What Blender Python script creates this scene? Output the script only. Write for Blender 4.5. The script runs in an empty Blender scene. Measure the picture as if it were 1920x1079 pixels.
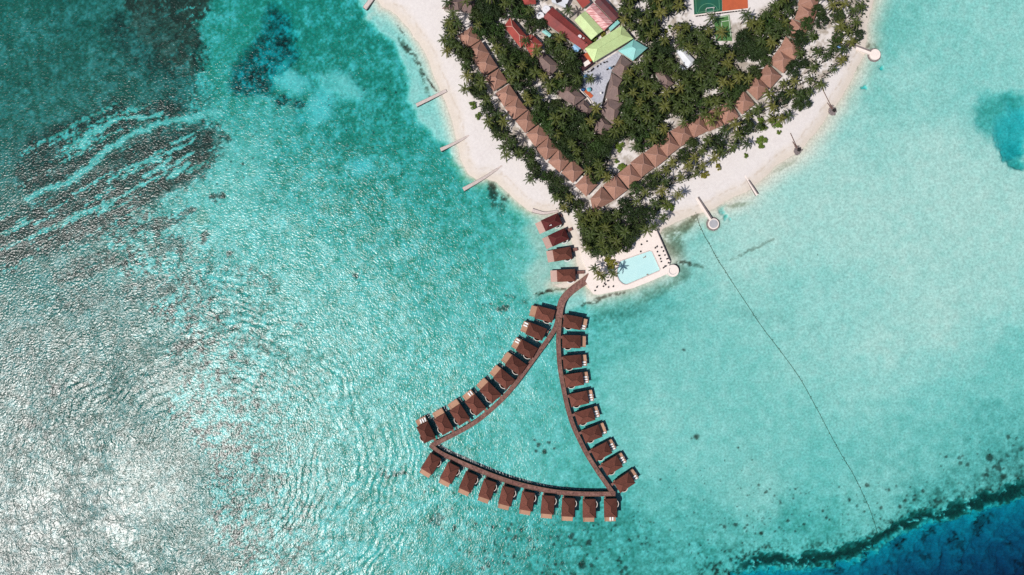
import bpy, math, random
import numpy as np
from mathutils import Vector, Matrix
random.seed(7)
RNG = np.random.default_rng(11)
S = bpy.context.scene
COL = S.collection
H = 320.0          # flying height of the camera above the water
MPP = 0.25         # metres on the water for one photo pixel

def W(px, py, z=0.0):
    k = MPP * (H - z) / H
    return Vector(((px - 960.0) * k, (539.5 - py) * k, z))

def PX(v):
    k = MPP * (H - v[2]) / H
    return (v[0] / k + 960.0, 539.5 - v[1] / k)

ORD = ['', 'nearest', 'second nearest', 'third nearest', 'fourth nearest', 'fifth nearest', 'sixth nearest', 'seventh nearest',
       'eighth nearest', 'ninth nearest', 'tenth nearest'] + [str(i) + 'th nearest' for i in range(11, 60)]
NTH = ['first', 'second', 'third', 'fourth', 'fifth', 'sixth', 'seventh', 'eighth', 'ninth', 'tenth', 'eleventh', 'twelfth', 'thirteenth',
       'fourteenth', 'fifteenth', 'sixteenth', 'seventeenth', 'eighteenth', 'nineteenth']

# ------------------------------------------------------------------ materials
def new_mat(name):
    m = bpy.data.materials.new(name); m.use_nodes = True
    nt = m.node_tree; b = nt.nodes['Principled BSDF']
    return m, nt, b

def N(nt, typ, **kw):
    n = nt.nodes.new(typ)
    for k, v in kw.items():
        if k.startswith('i_'):
            key = k[2:]
            n.inputs[int(key) if key.isdigit() else key.replace('_', ' ')].default_value = v
        else:
            setattr(n, k, v)
    return n

def surf(name, col, rough=0.8, var=0.25, scale=1.0, col2=None, bump=0.0, stretch=None, spec=0.3, objvar=0.0, grain=0.0, fine=6.0):
    """rough painted / weathered surface: two noise layers over a base colour"""
    m, nt, b = new_mat(name)
    L = nt.links.new
    tc = N(nt, 'ShaderNodeTexCoord')
    mp = N(nt, 'ShaderNodeMapping')
    if stretch: mp.inputs['Scale'].default_value = stretch
    L(tc.outputs['Object'], mp.inputs['Vector'])
    n1 = N(nt, 'ShaderNodeTexNoise'); n1.inputs['Scale'].default_value = scale; n1.inputs['Detail'].default_value = 5; n1.inputs['Roughness'].default_value = 0.65
    L(mp.outputs['Vector'], n1.inputs['Vector'])
    c2 = col2 or tuple(c * (1 - var) for c in col)
    ramp = N(nt, 'ShaderNodeMapRange'); ramp.inputs['From Min'].default_value = 0.32; ramp.inputs['From Max'].default_value = 0.68
    L(n1.outputs['Fac'], ramp.inputs['Value'])
    mx = N(nt, 'ShaderNodeMix', data_type='RGBA')
    mx.inputs['A'].default_value = (*c2, 1); mx.inputs['B'].default_value = (*col, 1)
    L(ramp.outputs['Result'], mx.inputs['Factor'])
    out = mx.outputs['Result']
    if objvar:
        oi = N(nt, 'ShaderNodeObjectInfo')
        hs = N(nt, 'ShaderNodeHueSaturation')
        mr = N(nt, 'ShaderNodeMapRange'); mr.inputs['To Min'].default_value = 1 - objvar; mr.inputs['To Max'].default_value = 1 + objvar
        L(oi.outputs['Random'], mr.inputs['Value']); L(mr.outputs['Result'], hs.inputs['Value']); L(out, hs.inputs['Color'])
        out = hs.outputs['Color']
    if grain:
        n2 = N(nt, 'ShaderNodeTexNoise'); n2.inputs['Scale'].default_value = fine; n2.inputs['Detail'].default_value = 2
        L(mp.outputs['Vector'], n2.inputs['Vector'])
        mr2 = N(nt, 'ShaderNodeMapRange'); mr2.inputs['From Min'].default_value = 0.3; mr2.inputs['From Max'].default_value = 0.7
        mr2.inputs['To Min'].default_value = 1 - grain; mr2.inputs['To Max'].default_value = 1 + grain
        L(n2.outputs['Fac'], mr2.inputs['Value'])
        hs2 = N(nt, 'ShaderNodeHueSaturation'); L(mr2.outputs['Result'], hs2.inputs['Value']); L(out, hs2.inputs['Color'])
        out = hs2.outputs['Color']
    L(out, b.inputs['Base Color'])
    b.inputs['Roughness'].default_value = rough
    b.inputs['Specular IOR Level'].default_value = spec
    if bump:
        bp = N(nt, 'ShaderNodeBump'); bp.inputs['Strength'].default_value = bump; bp.inputs['Distance'].default_value = 0.1
        L(n1.outputs['Fac'], bp.inputs['Height']); L(bp.outputs['Normal'], b.inputs['Normal'])
    return m

def leaf_mat(name, cols, rough=0.55, trans=0.15):
    m, nt, b = new_mat(name); L = nt.links.new
    oi = N(nt, 'ShaderNodeObjectInfo')
    cr = N(nt, 'ShaderNodeValToRGB')
    els = cr.color_ramp.elements
    while len(els) < len(cols): els.new(0.5)
    for i, c in enumerate(cols):
        els[i].position = i / (len(cols) - 1); els[i].color = (*c, 1)
    L(oi.outputs['Random'], cr.inputs['Fac'])
    ge = N(nt, 'ShaderNodeNewGeometry')
    mr = N(nt, 'ShaderNodeMapRange'); mr.inputs['To Min'].default_value = 0.55; mr.inputs['To Max'].default_value = 1.5
    L(ge.outputs['Random Per Island'], mr.inputs['Value'])
    hs = N(nt, 'ShaderNodeHueSaturation'); L(cr.outputs['Color'], hs.inputs['Color']); L(mr.outputs['Result'], hs.inputs['Value'])
    L(hs.outputs['Color'], b.inputs['Base Color'])
    b.inputs['Roughness'].default_value = rough; b.inputs['Specular IOR Level'].default_value = 0.25
    tr = N(nt, 'ShaderNodeBsdfTranslucent'); L(hs.outputs['Color'], tr.inputs['Color'])
    mx = N(nt, 'ShaderNodeMixShader'); mx.inputs[0].default_value = trans
    L(b.outputs[0], mx.inputs[1]); L(tr.outputs[0], mx.inputs[2])
    L(mx.outputs[0], nt.nodes['Material Output'].inputs['Surface'])
    return m

M = {}
M['hut_roof'] = surf('beach_villa_shingles', (0.365, 0.198, 0.146), 0.9, 0.3, 0.35, (0.27, 0.140, 0.102), 0.3, None, 0.1, 0.10, 0.16, 3.0)
M['hut_cap'] = surf('ridge_shingle', (0.42, 0.24, 0.19), 0.9, 0.15, 1.0)
M['hut_wall'] = surf('rendered_wall', (0.62, 0.56, 0.48), 0.8, 0.15, 0.7)
M['villa_roof'] = surf('dark_brown_thatch', (0.150, 0.052, 0.036), 0.85, 0.25, 0.5, (0.112, 0.040, 0.029), 0.3, None, 0.15, 0.22, 0.25, 3.0)
M['villa_cap'] = surf('thatch_ridge', (0.14, 0.05, 0.035), 0.9, 0.2, 1.0)
M['red_villa_roof'] = surf('maroon_shingle', (0.105, 0.022, 0.020), 0.8, 0.25, 0.6, (0.08, 0.018, 0.018), 0.3, None, 0.15, 0.12, 0.2, 3.0)
M['deck'] = surf('sun_bleached_decking', (0.50, 0.29, 0.19), 0.8, 0.25, 0.8, (0.42, 0.23, 0.15), 0.2, (1, 5, 1), 0.2, 0.16, 0.14)
M['deck_pink'] = surf('pinkish_weathered_decking', (0.56, 0.37, 0.31), 0.8, 0.25, 0.8, None, 0.2, (1, 5, 1), 0.2, 0.14, 0.14)
M['walk'] = surf('boardwalk_timber', (0.140, 0.060, 0.052), 0.8, 0.3, 0.30, (0.23, 0.125, 0.100), 0.2, None, 0.2, 0.05, 0.38, 1.3)
M['pile'] = surf('weathered_pile', (0.16, 0.09, 0.07), 0.85, 0.3, 2.0)
M['timber_wall'] = surf('timber_cladding', (0.22, 0.12, 0.08), 0.8, 0.3, 1.5)
M['cream'] = surf('cream_render', (0.62, 0.56, 0.50), 0.7, 0.12, 0.8)
M['white'] = surf('white_paint', (0.80, 0.78, 0.75), 0.6, 0.08, 0.8)
M['white_roof'] = surf('white_sheet_roof', (0.66, 0.67, 0.70), 0.5, 0.16, 0.25)
M['fabric_white'] = surf('white_canvas', (0.82, 0.80, 0.78), 0.9, 0.06, 2.0)
M['red_roof'] = surf('red_sheet_roof', (0.27, 0.048, 0.040), 0.6, 0.3, 0.18, (0.17, 0.035, 0.034), 0.1, None, 0.25, 0, 0.10, 2.0)
M['terra_roof'] = surf('terracotta_roof', (0.37, 0.075, 0.058), 0.7, 0.25, 0.2, (0.27, 0.050, 0.042), 0.1, None, 0.2, 0, 0.1)
M['terra_cap'] = surf('pale_ridge_tile', (0.62, 0.33, 0.26), 0.8, 0.2, 1.0)
M['green_roof'] = surf('light_green_roof', (0.52, 0.66, 0.31), 0.55, 0.15, 0.16, (0.44, 0.52, 0.24), 0.0, (1, 1, 1), 0.3, 0, 0.12, 2.5)
M['teal_roof'] = surf('turquoise_roof', (0.24, 0.60, 0.55), 0.55, 0.12, 0.2, (0.24, 0.48, 0.46), 0, None, 0.3, 0, 0.1, 2.5)
M['maroon_roof'] = surf('dark_red_roof', (0.15, 0.028, 0.028), 0.7, 0.35, 0.25, (0.08, 0.035, 0.04))
M['blue_roof'] = surf('pale_blue_roof', (0.38, 0.55, 0.72), 0.5, 0.3, 0.4, (0.12, 0.32, 0.52))
M['taupe_roof'] = surf('taupe_thatch', (0.225, 0.158, 0.140), 0.95, 0.25, 0.35, (0.17, 0.118, 0.110), 0.4, None, 0.1, 0.06, 0.18, 3.0)
M['taupe_cap'] = surf('taupe_ridge', (0.30, 0.20, 0.165), 0.95, 0.2, 0.8)
M['tank'] = surf('tank_white', (0.74, 0.72, 0.74), 0.5, 0.12, 0.6)
M['stone'] = surf('bleached_coral_stone', (0.62, 0.52, 0.48), 0.9, 0.2, 0.6, None, 0.4, None, 0.1, 0.06, 0.12, 2.5)
M['terrace'] = surf('pale_terrace_paving', (0.80, 0.70, 0.64), 0.85, 0.08, 0.25, (0.76, 0.66, 0.60), 0, None, 0.1, 0, 0.05, 1.5)
M['grey_stone'] = surf('grey_rubble', (0.24, 0.20, 0.195), 0.9, 0.4, 1.2, None, 0.5, None, 0.15, 0.1, 0.2)
M['concrete'] = surf('grey_concrete', (0.42, 0.41, 0.43), 0.85, 0.2, 0.4)
M['court_pave'] = surf('courtyard_paving', (0.46, 0.46, 0.50), 0.85, 0.2, 0.15, (0.37, 0.37, 0.42), 0, None, 0.2, 0, 0.14, 1.2)
M['dark'] = surf('dark_timber', (0.02, 0.016, 0.018), 0.7, 0.3, 1.5)
M['dark_red'] = surf('maroon_flat_roof', (0.055, 0.014, 0.018), 0.7, 0.4, 0.3)
M['futsal'] = surf('green_sports_surface', (0.012, 0.105, 0.075), 0.8, 0.3, 0.12, (0.022, 0.075, 0.03), 0, None, 0.2, 0, 0.1)
M['clay'] = surf('orange_court_surface', (0.50, 0.115, 0.05), 0.9, 0.25, 0.3, (0.40, 0.095, 0.045), 0, None, 0.1, 0, 0.12)
M['court_green'] = surf('worn_green_court', (0.065, 0.17, 0.05), 0.9, 0.35, 0.3, (0.10, 0.20, 0.075), 0, None, 0.1, 0, 0.12)
M['line'] = surf('white_court_line', (0.62, 0.66, 0.55), 0.8, 0.1, 1.0)
M['line_green'] = surf('worn_green_line', (0.10, 0.26, 0.15), 0.8, 0.1, 1.0)
M['pool_water'] = surf('pool_tile', (0.60, 0.77, 0.76), 0.3, 0.10, 0.5, (0.66, 0.81, 0.79), 0, None, 0.5, 0, 0.05)
M['parasol_teal'] = surf('teal_parasol_cloth', (0.16, 0.48, 0.52), 0.8, 0.2, 1.0)
M['parasol_blue'] = surf('blue_parasol_cloth', (0.05, 0.16, 0.40), 0.8, 0.2, 1.0)
M['tarp'] = surf('blue_tarpaulin', (0.25, 0.45, 0.80), 0.7, 0.25, 0.8)
M['bark'] = surf('palm_bark', (0.21, 0.165, 0.14), 0.95, 0.3, 2.0)
M['skin'] = surf('skin', (0.42, 0.24, 0.17), 0.6, 0.1, 3.0)
M['swimwear'] = surf('dark_swimwear', (0.02, 0.03, 0.06), 0.8, 0.1, 3.0)
M['hair'] = surf('dark_hair', (0.015, 0.012, 0.010), 0.6, 0.1, 5.0)
M['weed'] = surf('weed_crust', (0.20, 0.22, 0.16), 0.9, 0.4, 1.0)
M['kerb'] = surf('dark_hedge_trench', (0.025, 0.022, 0.020), 0.9, 0.3, 1.0)
M['palm_a'] = leaf_mat('palm_frond_leaf', [(0.033, 0.055, 0.013), (0.050, 0.074, 0.016), (0.074, 0.092, 0.018), (0.135, 0.130, 0.028)], 0.5)
M['tree_a'] = leaf_mat('broadleaf_leaf', [(0.018, 0.034, 0.010), (0.025, 0.045, 0.012), (0.040, 0.058, 0.014), (0.032, 0.068, 0.014)], 0.6)
M['bush_a'] = leaf_mat('beach_shrub_leaf', [(0.085, 0.145, 0.018), (0.12, 0.17, 0.022)], 0.6)
M['bush_y'] = leaf_mat('yellow_green_leaf', [(0.15, 0.16, 0.02), (0.20, 0.17, 0.025)], 0.6)
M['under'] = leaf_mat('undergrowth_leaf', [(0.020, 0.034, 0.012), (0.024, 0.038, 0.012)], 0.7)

# pink streaky corrugated sheet
def pink_sheet():
    m, nt, b = new_mat('streaked_pink_sheet_roof'); L = nt.links.new
    tc = N(nt, 'ShaderNodeTexCoord'); mp = N(nt, 'ShaderNodeMapping')
    mp.inputs['Rotation'].default_value = (0, 0, math.radians(-42)); mp.inputs['Scale'].default_value = (0.18, 1.6, 1)
    L(tc.outputs['Object'], mp.inputs['Vector'])
    n = N(nt, 'ShaderNodeTexNoise'); n.inputs['Scale'].default_value = 1.3; n.inputs['Detail'].default_value = 4
    L(mp.outputs['Vector'], n.inputs['Vector'])
    cr = N(nt, 'ShaderNodeValToRGB')
    cr.color_ramp.elements[0].position = 0.36; cr.color_ramp.elements[0].color = (0.40, 0.10, 0.10, 1)
    cr.color_ramp.elements[1].position = 0.64; cr.color_ramp.elements[1].color = (0.72, 0.46, 0.44, 1)
    L(n.outputs['Fac'], cr.inputs['Fac']); L(cr.outputs['Color'], b.inputs['Base Color'])
    b.inputs['Roughness'].default_value = 0.6
    return m
M['pink_roof'] = pink_sheet()

# ------------------------------------------------------------------ mesh builder
class MB:
    def __init__(s): s.v = []; s.f = []
    def face(s, pts):
        i = len(s.v); s.v += [tuple(p) for p in pts]; s.f.append(tuple(range(i, i + len(pts))))
    def add(s, vs, fs):
        i = len(s.v); s.v += [tuple(p) for p in vs]; s.f += [tuple(i + k for k in f) for f in fs]
    def prism(s, poly, z0, z1, top=True, bottom=True):
        p = [Vector((q[0], q[1], 0)) for q in poly]
        a = sum(p[i].x * p[(i + 1) % len(p)].y - p[(i + 1) % len(p)].x * p[i].y for i in range(len(p)))
        if a < 0: p.reverse()
        n = len(p)
        vs = [(q.x, q.y, z0) for q in p] + [(q.x, q.y, z1) for q in p]
        fs = [(i, (i + 1) % n, n + (i + 1) % n, n + i) for i in range(n)]
        if top: fs.append(tuple(range(n, 2 * n)))
        if bottom: fs.append(tuple(reversed(range(n))))
        s.add(vs, fs)
    def obox(s, c, ux, hx, hy, z0, z1):
        ux = Vector((ux[0], ux[1], 0)).normalized(); uy = Vector((-ux.y, ux.x, 0)); c = Vector((c[0], c[1], 0))
        s.prism([c - ux * hx - uy * hy, c + ux * hx - uy * hy, c + ux * hx + uy * hy, c - ux * hx + uy * hy], z0, z1)
    def tube(s, pts, rad, n=6, cap=True):
        pts = [Vector(p) for p in pts]; rings = []
        r = rad if isinstance(rad, (list, tuple)) else [rad] * len(pts)
        vs = []; fs = []
        for i, p in enumerate(pts):
            d = (pts[min(i + 1, len(pts) - 1)] - pts[max(i - 1, 0)]).normalized()
            a = d.orthogonal().normalized() if abs(d.z) > 0.9 else d.cross(Vector((0, 0, 1))).normalized()
            b = d.cross(a)
            for k in range(n):
                t = 2 * math.pi * k / n
                vs.append(p + (a * math.cos(t) + b * math.sin(t)) * r[i])
        for i in range(len(pts) - 1):
            for k in range(n):
                fs.append((i * n + k, i * n + (k + 1) % n, (i + 1) * n + (k + 1) % n, (i + 1) * n + k))
        if cap:
            fs.append(tuple(reversed(range(n)))); fs.append(tuple(range((len(pts) - 1) * n, len(pts) * n)))
        s.add(vs, fs)
    def cyl(s, c, r, z0, z1, n=24, r1=None):
        r1 = r if r1 is None else r1
        vs = [(c[0] + r * math.cos(2 * math.pi * k / n), c[1] + r * math.sin(2 * math.pi * k / n), z0) for k in range(n)]
        vs += [(c[0] + r1 * math.cos(2 * math.pi * k / n), c[1] + r1 * math.sin(2 * math.pi * k / n), z1) for k in range(n)]
        s.add(vs, [(k, (k + 1) % n, n + (k + 1) % n, n + k) for k in range(n)] + [tuple(range(n, 2 * n)), tuple(reversed(range(n)))])
    def blob(s, c, r, seed=0, flat=1.0, sub=1):
        rg = random.Random(seed); t = (1 + 5 ** .5) / 2
        vs = [Vector(v).normalized() for v in ((-1, t, 0), (1, t, 0), (-1, -t, 0), (1, -t, 0), (0, -1, t), (0, 1, t), (0, -1, -t), (0, 1, -t), (t, 0, -1), (t, 0, 1), (-t, 0, -1), (-t, 0, 1))]
        fs = [(0, 11, 5), (0, 5, 1), (0, 1, 7), (0, 7, 10), (0, 10, 11), (1, 5, 9), (5, 11, 4), (11, 10, 2), (10, 7, 6), (7, 1, 8), (3, 9, 4), (3, 4, 2), (3, 2, 6), (3, 6, 8), (3, 8, 9), (4, 9, 5), (2, 4, 11), (6, 2, 10), (8, 6, 7), (9, 8, 1)]
        o = [Vector((v.x, v.y, v.z * flat)) * r * rg.uniform(0.75, 1.2) + Vector(c) for v in vs]
        s.add(o, fs)
    def ribbon(s, pts, width, z0, z1):
        """flat strip along a plan polyline with vertical sides"""
        pts = [Vector((p[0], p[1], 0)) for p in pts]; n = len(pts)
        w = width if isinstance(width, (list, tuple)) else [width] * n
        Lp = []; Rp = []
        for i, p in enumerate(pts):
            d = (pts[min(i + 1, n - 1)] - pts[max(i - 1, 0)]).normalized(); nn = Vector((-d.y, d.x, 0))
            Lp.append(p + nn * w[i] / 2); Rp.append(p - nn * w[i] / 2)
        vs = []
        for i in range(n):
            for q, z in ((Lp[i], z1), (Rp[i], z1), (Rp[i], z0), (Lp[i], z0)): vs.append((q.x, q.y, z))
        fs = []
        for i in range(n - 1):
            for k in range(4): fs.append((i * 4 + k, i * 4 + (k + 1) % 4, (i + 1) * 4 + (k + 1) % 4, (i + 1) * 4 + k))
        fs.append((0, 1, 2, 3)); fs.append(tuple(reversed([(n - 1) * 4 + k for k in range(4)])))
        s.add(vs, [tuple(reversed(f)) for f in fs])
    def mesh(s, name, mat, org=(0, 0, 0)):
        me = bpy.data.meshes.new(name)
        me.from_pydata([(x - org[0], y - org[1], z - org[2]) for x, y, z in s.v], [], s.f)
        me.materials.append(mat); me.update()
        return me

def link(name, data, parent=None, loc=(0, 0, 0)):
    o = bpy.data.objects.new(name, data); COL.objects.link(o); o.location = loc
    if parent: o.parent = parent
    return o

def tag(o, label, cat, group=None, kind=None):
    if label: o['label'] = label
    if cat: o['category'] = cat
    if group: o['group'] = group
    if kind: o['kind'] = kind
    return o

def thing(name, label, cat, loc, group=None, rotz=0.0):
    o = bpy.data.objects.new(name, None); COL.objects.link(o); o.location = loc; o.rotation_euler = (0, 0, rotz)
    o.empty_display_size = 1
    return tag(o, label, cat, group)

def root_org(p):
    while p.parent: p = p.parent
    return p.location

def part(name, mb, mat, parent, label=None):
    o = link(name, mb.mesh(name, M[mat] if isinstance(mat, str) else mat, root_org(parent)), parent)
    if label: o['label'] = label
    return o

def single(name, mb, mat, label, cat, loc, group=None):
    """a thing that is one mesh, origin at its base"""
    o = link(name, mb.mesh(name, M[mat], loc), None, loc)
    return tag(o, label, cat, group)

def copy_tree(o, parent=None):
    c = o.copy(); COL.objects.link(c)
    if parent: c.parent = parent
    for ch in list(o.children): copy_tree(ch, c)
    return c

# ------------------------------------------------------------------ roofs
def hip_geo(c, z, rise, inset, th=0.25):
    """c: four plan corners; the ridge joins the middles of sides 0-1 and 2-3, pulled in by inset"""
    c = [Vector((q[0], q[1], 0)) for q in c]
    a = sum(c[i].x * c[(i + 1) % 4].y - c[(i + 1) % 4].x * c[i].y for i in range(4))
    if a < 0: c = [c[1], c[0], c[3], c[2]]
    m0 = (c[0] + c[1]) / 2; m1 = (c[2] + c[3]) / 2
    r0 = m0 + (m1 - m0) * inset; r1 = m1 + (m0 - m1) * inset
    up = Vector((0, 0, 1))
    t = [q + up * z for q in c]; bt = [q + up * (z - th) for q in c]
    R0 = r0 + up * (z + rise); R1 = r1 + up * (z + rise)
    return c, t, bt, R0, R1

def roof_mb(c, z, rise, inset, th=0.25):
    c, t, bt, R0, R1 = hip_geo(c, z, rise, inset, th)
    mb = MB()
    mb.add(t + bt + [R0, R1], [(0, 1, 8), (1, 2, 9, 8), (2, 3, 9), (3, 0, 8, 9), (4, 5, 1, 0), (5, 6, 2, 1), (6, 7, 3, 2), (7, 4, 0, 3), (7, 6, 5, 4)])
    return mb

def cap_mb(c, z, rise, inset, r=0.14):
    c, t, bt, R0, R1 = hip_geo(c, z, rise, inset)
    mb = MB(); e = Vector((0, 0, 0.04))
    if inset > 0.02:
        for a, b in ((t[0], R0), (t[1], R0), (t[2], R1), (t[3], R1)): mb.tube([a + e, b + e], r, 5)
    if (R1 - R0).length > 0.3: mb.tube([R0 + e, R1 + e], r, 5)
    return mb

def shrink(c, f):
    m = sum((Vector((q[0], q[1], 0)) for q in c), Vector()) / len(c)
    return [m + (Vector((q[0], q[1], 0)) - m) * f for q in c]

ROOFS = []      # plan outlines in photo pixels: no tree stands inside them
LAND = []       # landmarks for the labels: (name, px, py)

def house(name, pxc, z_eave, rise, inset, roof_mat, wall_mat, label, cat, cap=None, group=None, root=None, base=1.0, capr=0.14, wallf=0.88, land=None):
    c = [W(p[0], p[1], z_eave) for p in pxc]
    ctr = sum(c, Vector()) / 4
    if root is None: root = thing(name, label, cat, (ctr.x, ctr.y, base), group)
    rf = part('roof', roof_mb(c, z_eave, rise, inset), roof_mat, root)
    if cap: part('ridge_cap', cap_mb(c, z_eave, rise, inset, capr), cap, rf)
    w = MB(); w.prism(shrink(c, wallf), base - 0.4, z_eave - 0.22 if rise > 0.01 else z_eave - 0.02)
    part('wall', w, wall_mat, root)
    ROOFS.append(list(pxc))
    if land: LAND.append((land, sum(p[0] for p in pxc) / 4, sum(p[1] for p in pxc) / 4))
    return root

# ------------------------------------------------------------------ terrain: beach and sea bed
def hash2(ix, iy, seed):
    n = (ix.astype(np.int64) * 374761393 + iy.astype(np.int64) * 668265263 + seed * 982451653) & 0x7fffffff
    n = ((n ^ (n >> 13)) * 1274126177) & 0x7fffffff
    return ((n ^ (n >> 16)) & 0xffff).astype(np.float32) / 65535.0

def vnoise(x, y, seed):
    ix = np.floor(x); iy = np.floor(y); fx = (x - ix).astype(np.float32); fy = (y - iy).astype(np.float32)
    fx = fx * fx * (3 - 2 * fx); fy = fy * fy * (3 - 2 * fy)
    a = hash2(ix, iy, seed); b = hash2(ix + 1, iy, seed); c = hash2(ix, iy + 1, seed); d = hash2(ix + 1, iy + 1, seed)
    return (a + (b - a) * fx) * (1 - fy) + (c + (d - c) * fx) * fy

def fbm(x, y, seed, octv=4, gain=0.55):
    s = 0; amp = 1; tot = 0
    for o in range(octv):
        s = s + amp * vnoise(x * 2 ** o + 17.3 * o, y * 2 ** o - 9.1 * o, seed + o); tot += amp; amp *= gain
    return s / tot

def sstep(a, b, x):
    t = np.clip((x - a) / (b - a), 0, 1); return t * t * (3 - 2 * t)

def axis(lo, hi, step, far):
    core = np.arange(lo, hi + step / 2, step); out = []; d = step; p = hi
    while p < far: d *= 1.45; p += d; out.append(p)
    out = np.array(out); return np.concatenate([(lo - (out - hi))[::-1], core, out])

gx = axis(-268, 268, 0.5, 3500); gy = axis(-158, 158, 0.5, 3500)
GX, GY = np.meshgrid(gx, gy); sh = GX.shape
PXg = (GX / MPP + 960).astype(np.float32); PYg = (539.5 - GY / MPP).astype(np.float32)

def sdf(poly, X, Y, margin=60.0):
    """signed distance in photo pixels, positive inside; -margin far away"""
    P = np.array(poly, np.float32)
    x0, y0 = P.min(0) - margin; x1, y1 = P.max(0) + margin
    out = np.full(X.shape, -margin, np.float32)
    m = (X > x0) & (X < x1) & (Y > y0) & (Y < y1)
    x = X[m]; y = Y[m]
    d = np.full(x.shape, 1e12, np.float32); ins = np.zeros(x.shape, bool)
    for i in range(len(P)):
        ax, ay = P[i]; bx, by = P[(i + 1) % len(P)]
        ex, ey = bx - ax, by - ay; wx, wy = x - ax, y - ay
        t = np.clip((wx * ex + wy * ey) / max(ex * ex + ey * ey, 1e-6), 0, 1)
        d = np.minimum(d, (wx - ex * t) ** 2 + (wy - ey * t) ** 2)
        c = ((ay > y) != (by > y)) & (x < ex * (y - ay) / ((by - ay) if by != ay else 1e-9) + ax)
        ins ^= c
    d = np.sqrt(d); out[m] = np.where(ins, d, -d)
    return out

def pline(pts, X, Y, margin=40.0):
    P = np.array(pts, np.float32)
    x0, y0 = P.min(0) - margin; x1, y1 = P.max(0) + margin
    out = np.full(X.shape, margin, np.float32)
    m = (X > x0) & (X < x1) & (Y > y0) & (Y < y1); x = X[m]; y = Y[m]
    d = np.full(x.shape, 1e12, np.float32)
    for i in range(len(P) - 1):
        ax, ay = P[i]; bx, by = P[i + 1]; ex, ey = bx - ax, by - ay; wx, wy = x - ax, y - ay
        t = np.clip((wx * ex + wy * ey) / (ex * ex + ey * ey), 0, 1)
        d = np.minimum(d, (wx - ex * t) ** 2 + (wy - ey * t) ** 2)
    out[m] = np.sqrt(d); return out

# domain-warped coordinates give natural edges
w1 = (fbm(PXg / 26, PYg / 26, 3) - 0.5) * 26; w2 = (fbm(PXg / 26, PYg / 26, 9) - 0.5) * 26
f1 = (fbm(PXg / 7, PYg / 7, 21, 3) - 0.5) * 9; f2 = (fbm(PXg / 7, PYg / 7, 27, 3) - 0.5) * 9
XW = PXg + w1 * 0.8 + f1; YW = PYg + w2 * 0.8 + f2          # rough edges (reef)
XS = PXg + w1 * 0.25; YS = PYg + w2 * 0.25                    # soft edges (sand)

SHORE = [(698, -60), (706, -2), (716, 12), (742, 28), (766, 52), (786, 82), (803, 112), (814, 142), (822, 160), (836, 190), (846, 222), (853, 252), (860, 275),
         (863, 300), (876, 326), (892, 336), (912, 334), (930, 340), (952, 360), (974, 382), (992, 396), (1012, 402), (1046, 401), (1057, 424),
         (1068, 446), (1076, 470), (1084, 500), (1080, 520), (1040, 536), (1058, 540), (1096, 534), (1104, 542), (1112, 549), (1130, 549), (1185, 537), (1248, 508),
         (1256, 492), (1234, 442), (1246, 428), (1270, 414), (1300, 403), (1322, 398), (1340, 392), (1358, 378), (1380, 368), (1402, 358), (1424, 338),
         (1446, 320), (1466, 304), (1488, 292), (1508, 276), (1524, 256), (1542, 234), (1552, 214), (1566, 200), (1578, 182), (1594, 152), (1608, 128),
         (1620, 104), (1624, 76), (1624, 48), (1632, 20), (1640, -4), (1652, -60), (1640, -300), (1560, -460), (1200, -560), (860, -420), (720, -220)]
isl = sdf(SHORE, XS, YS, 300.0)
out = -isl

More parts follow.
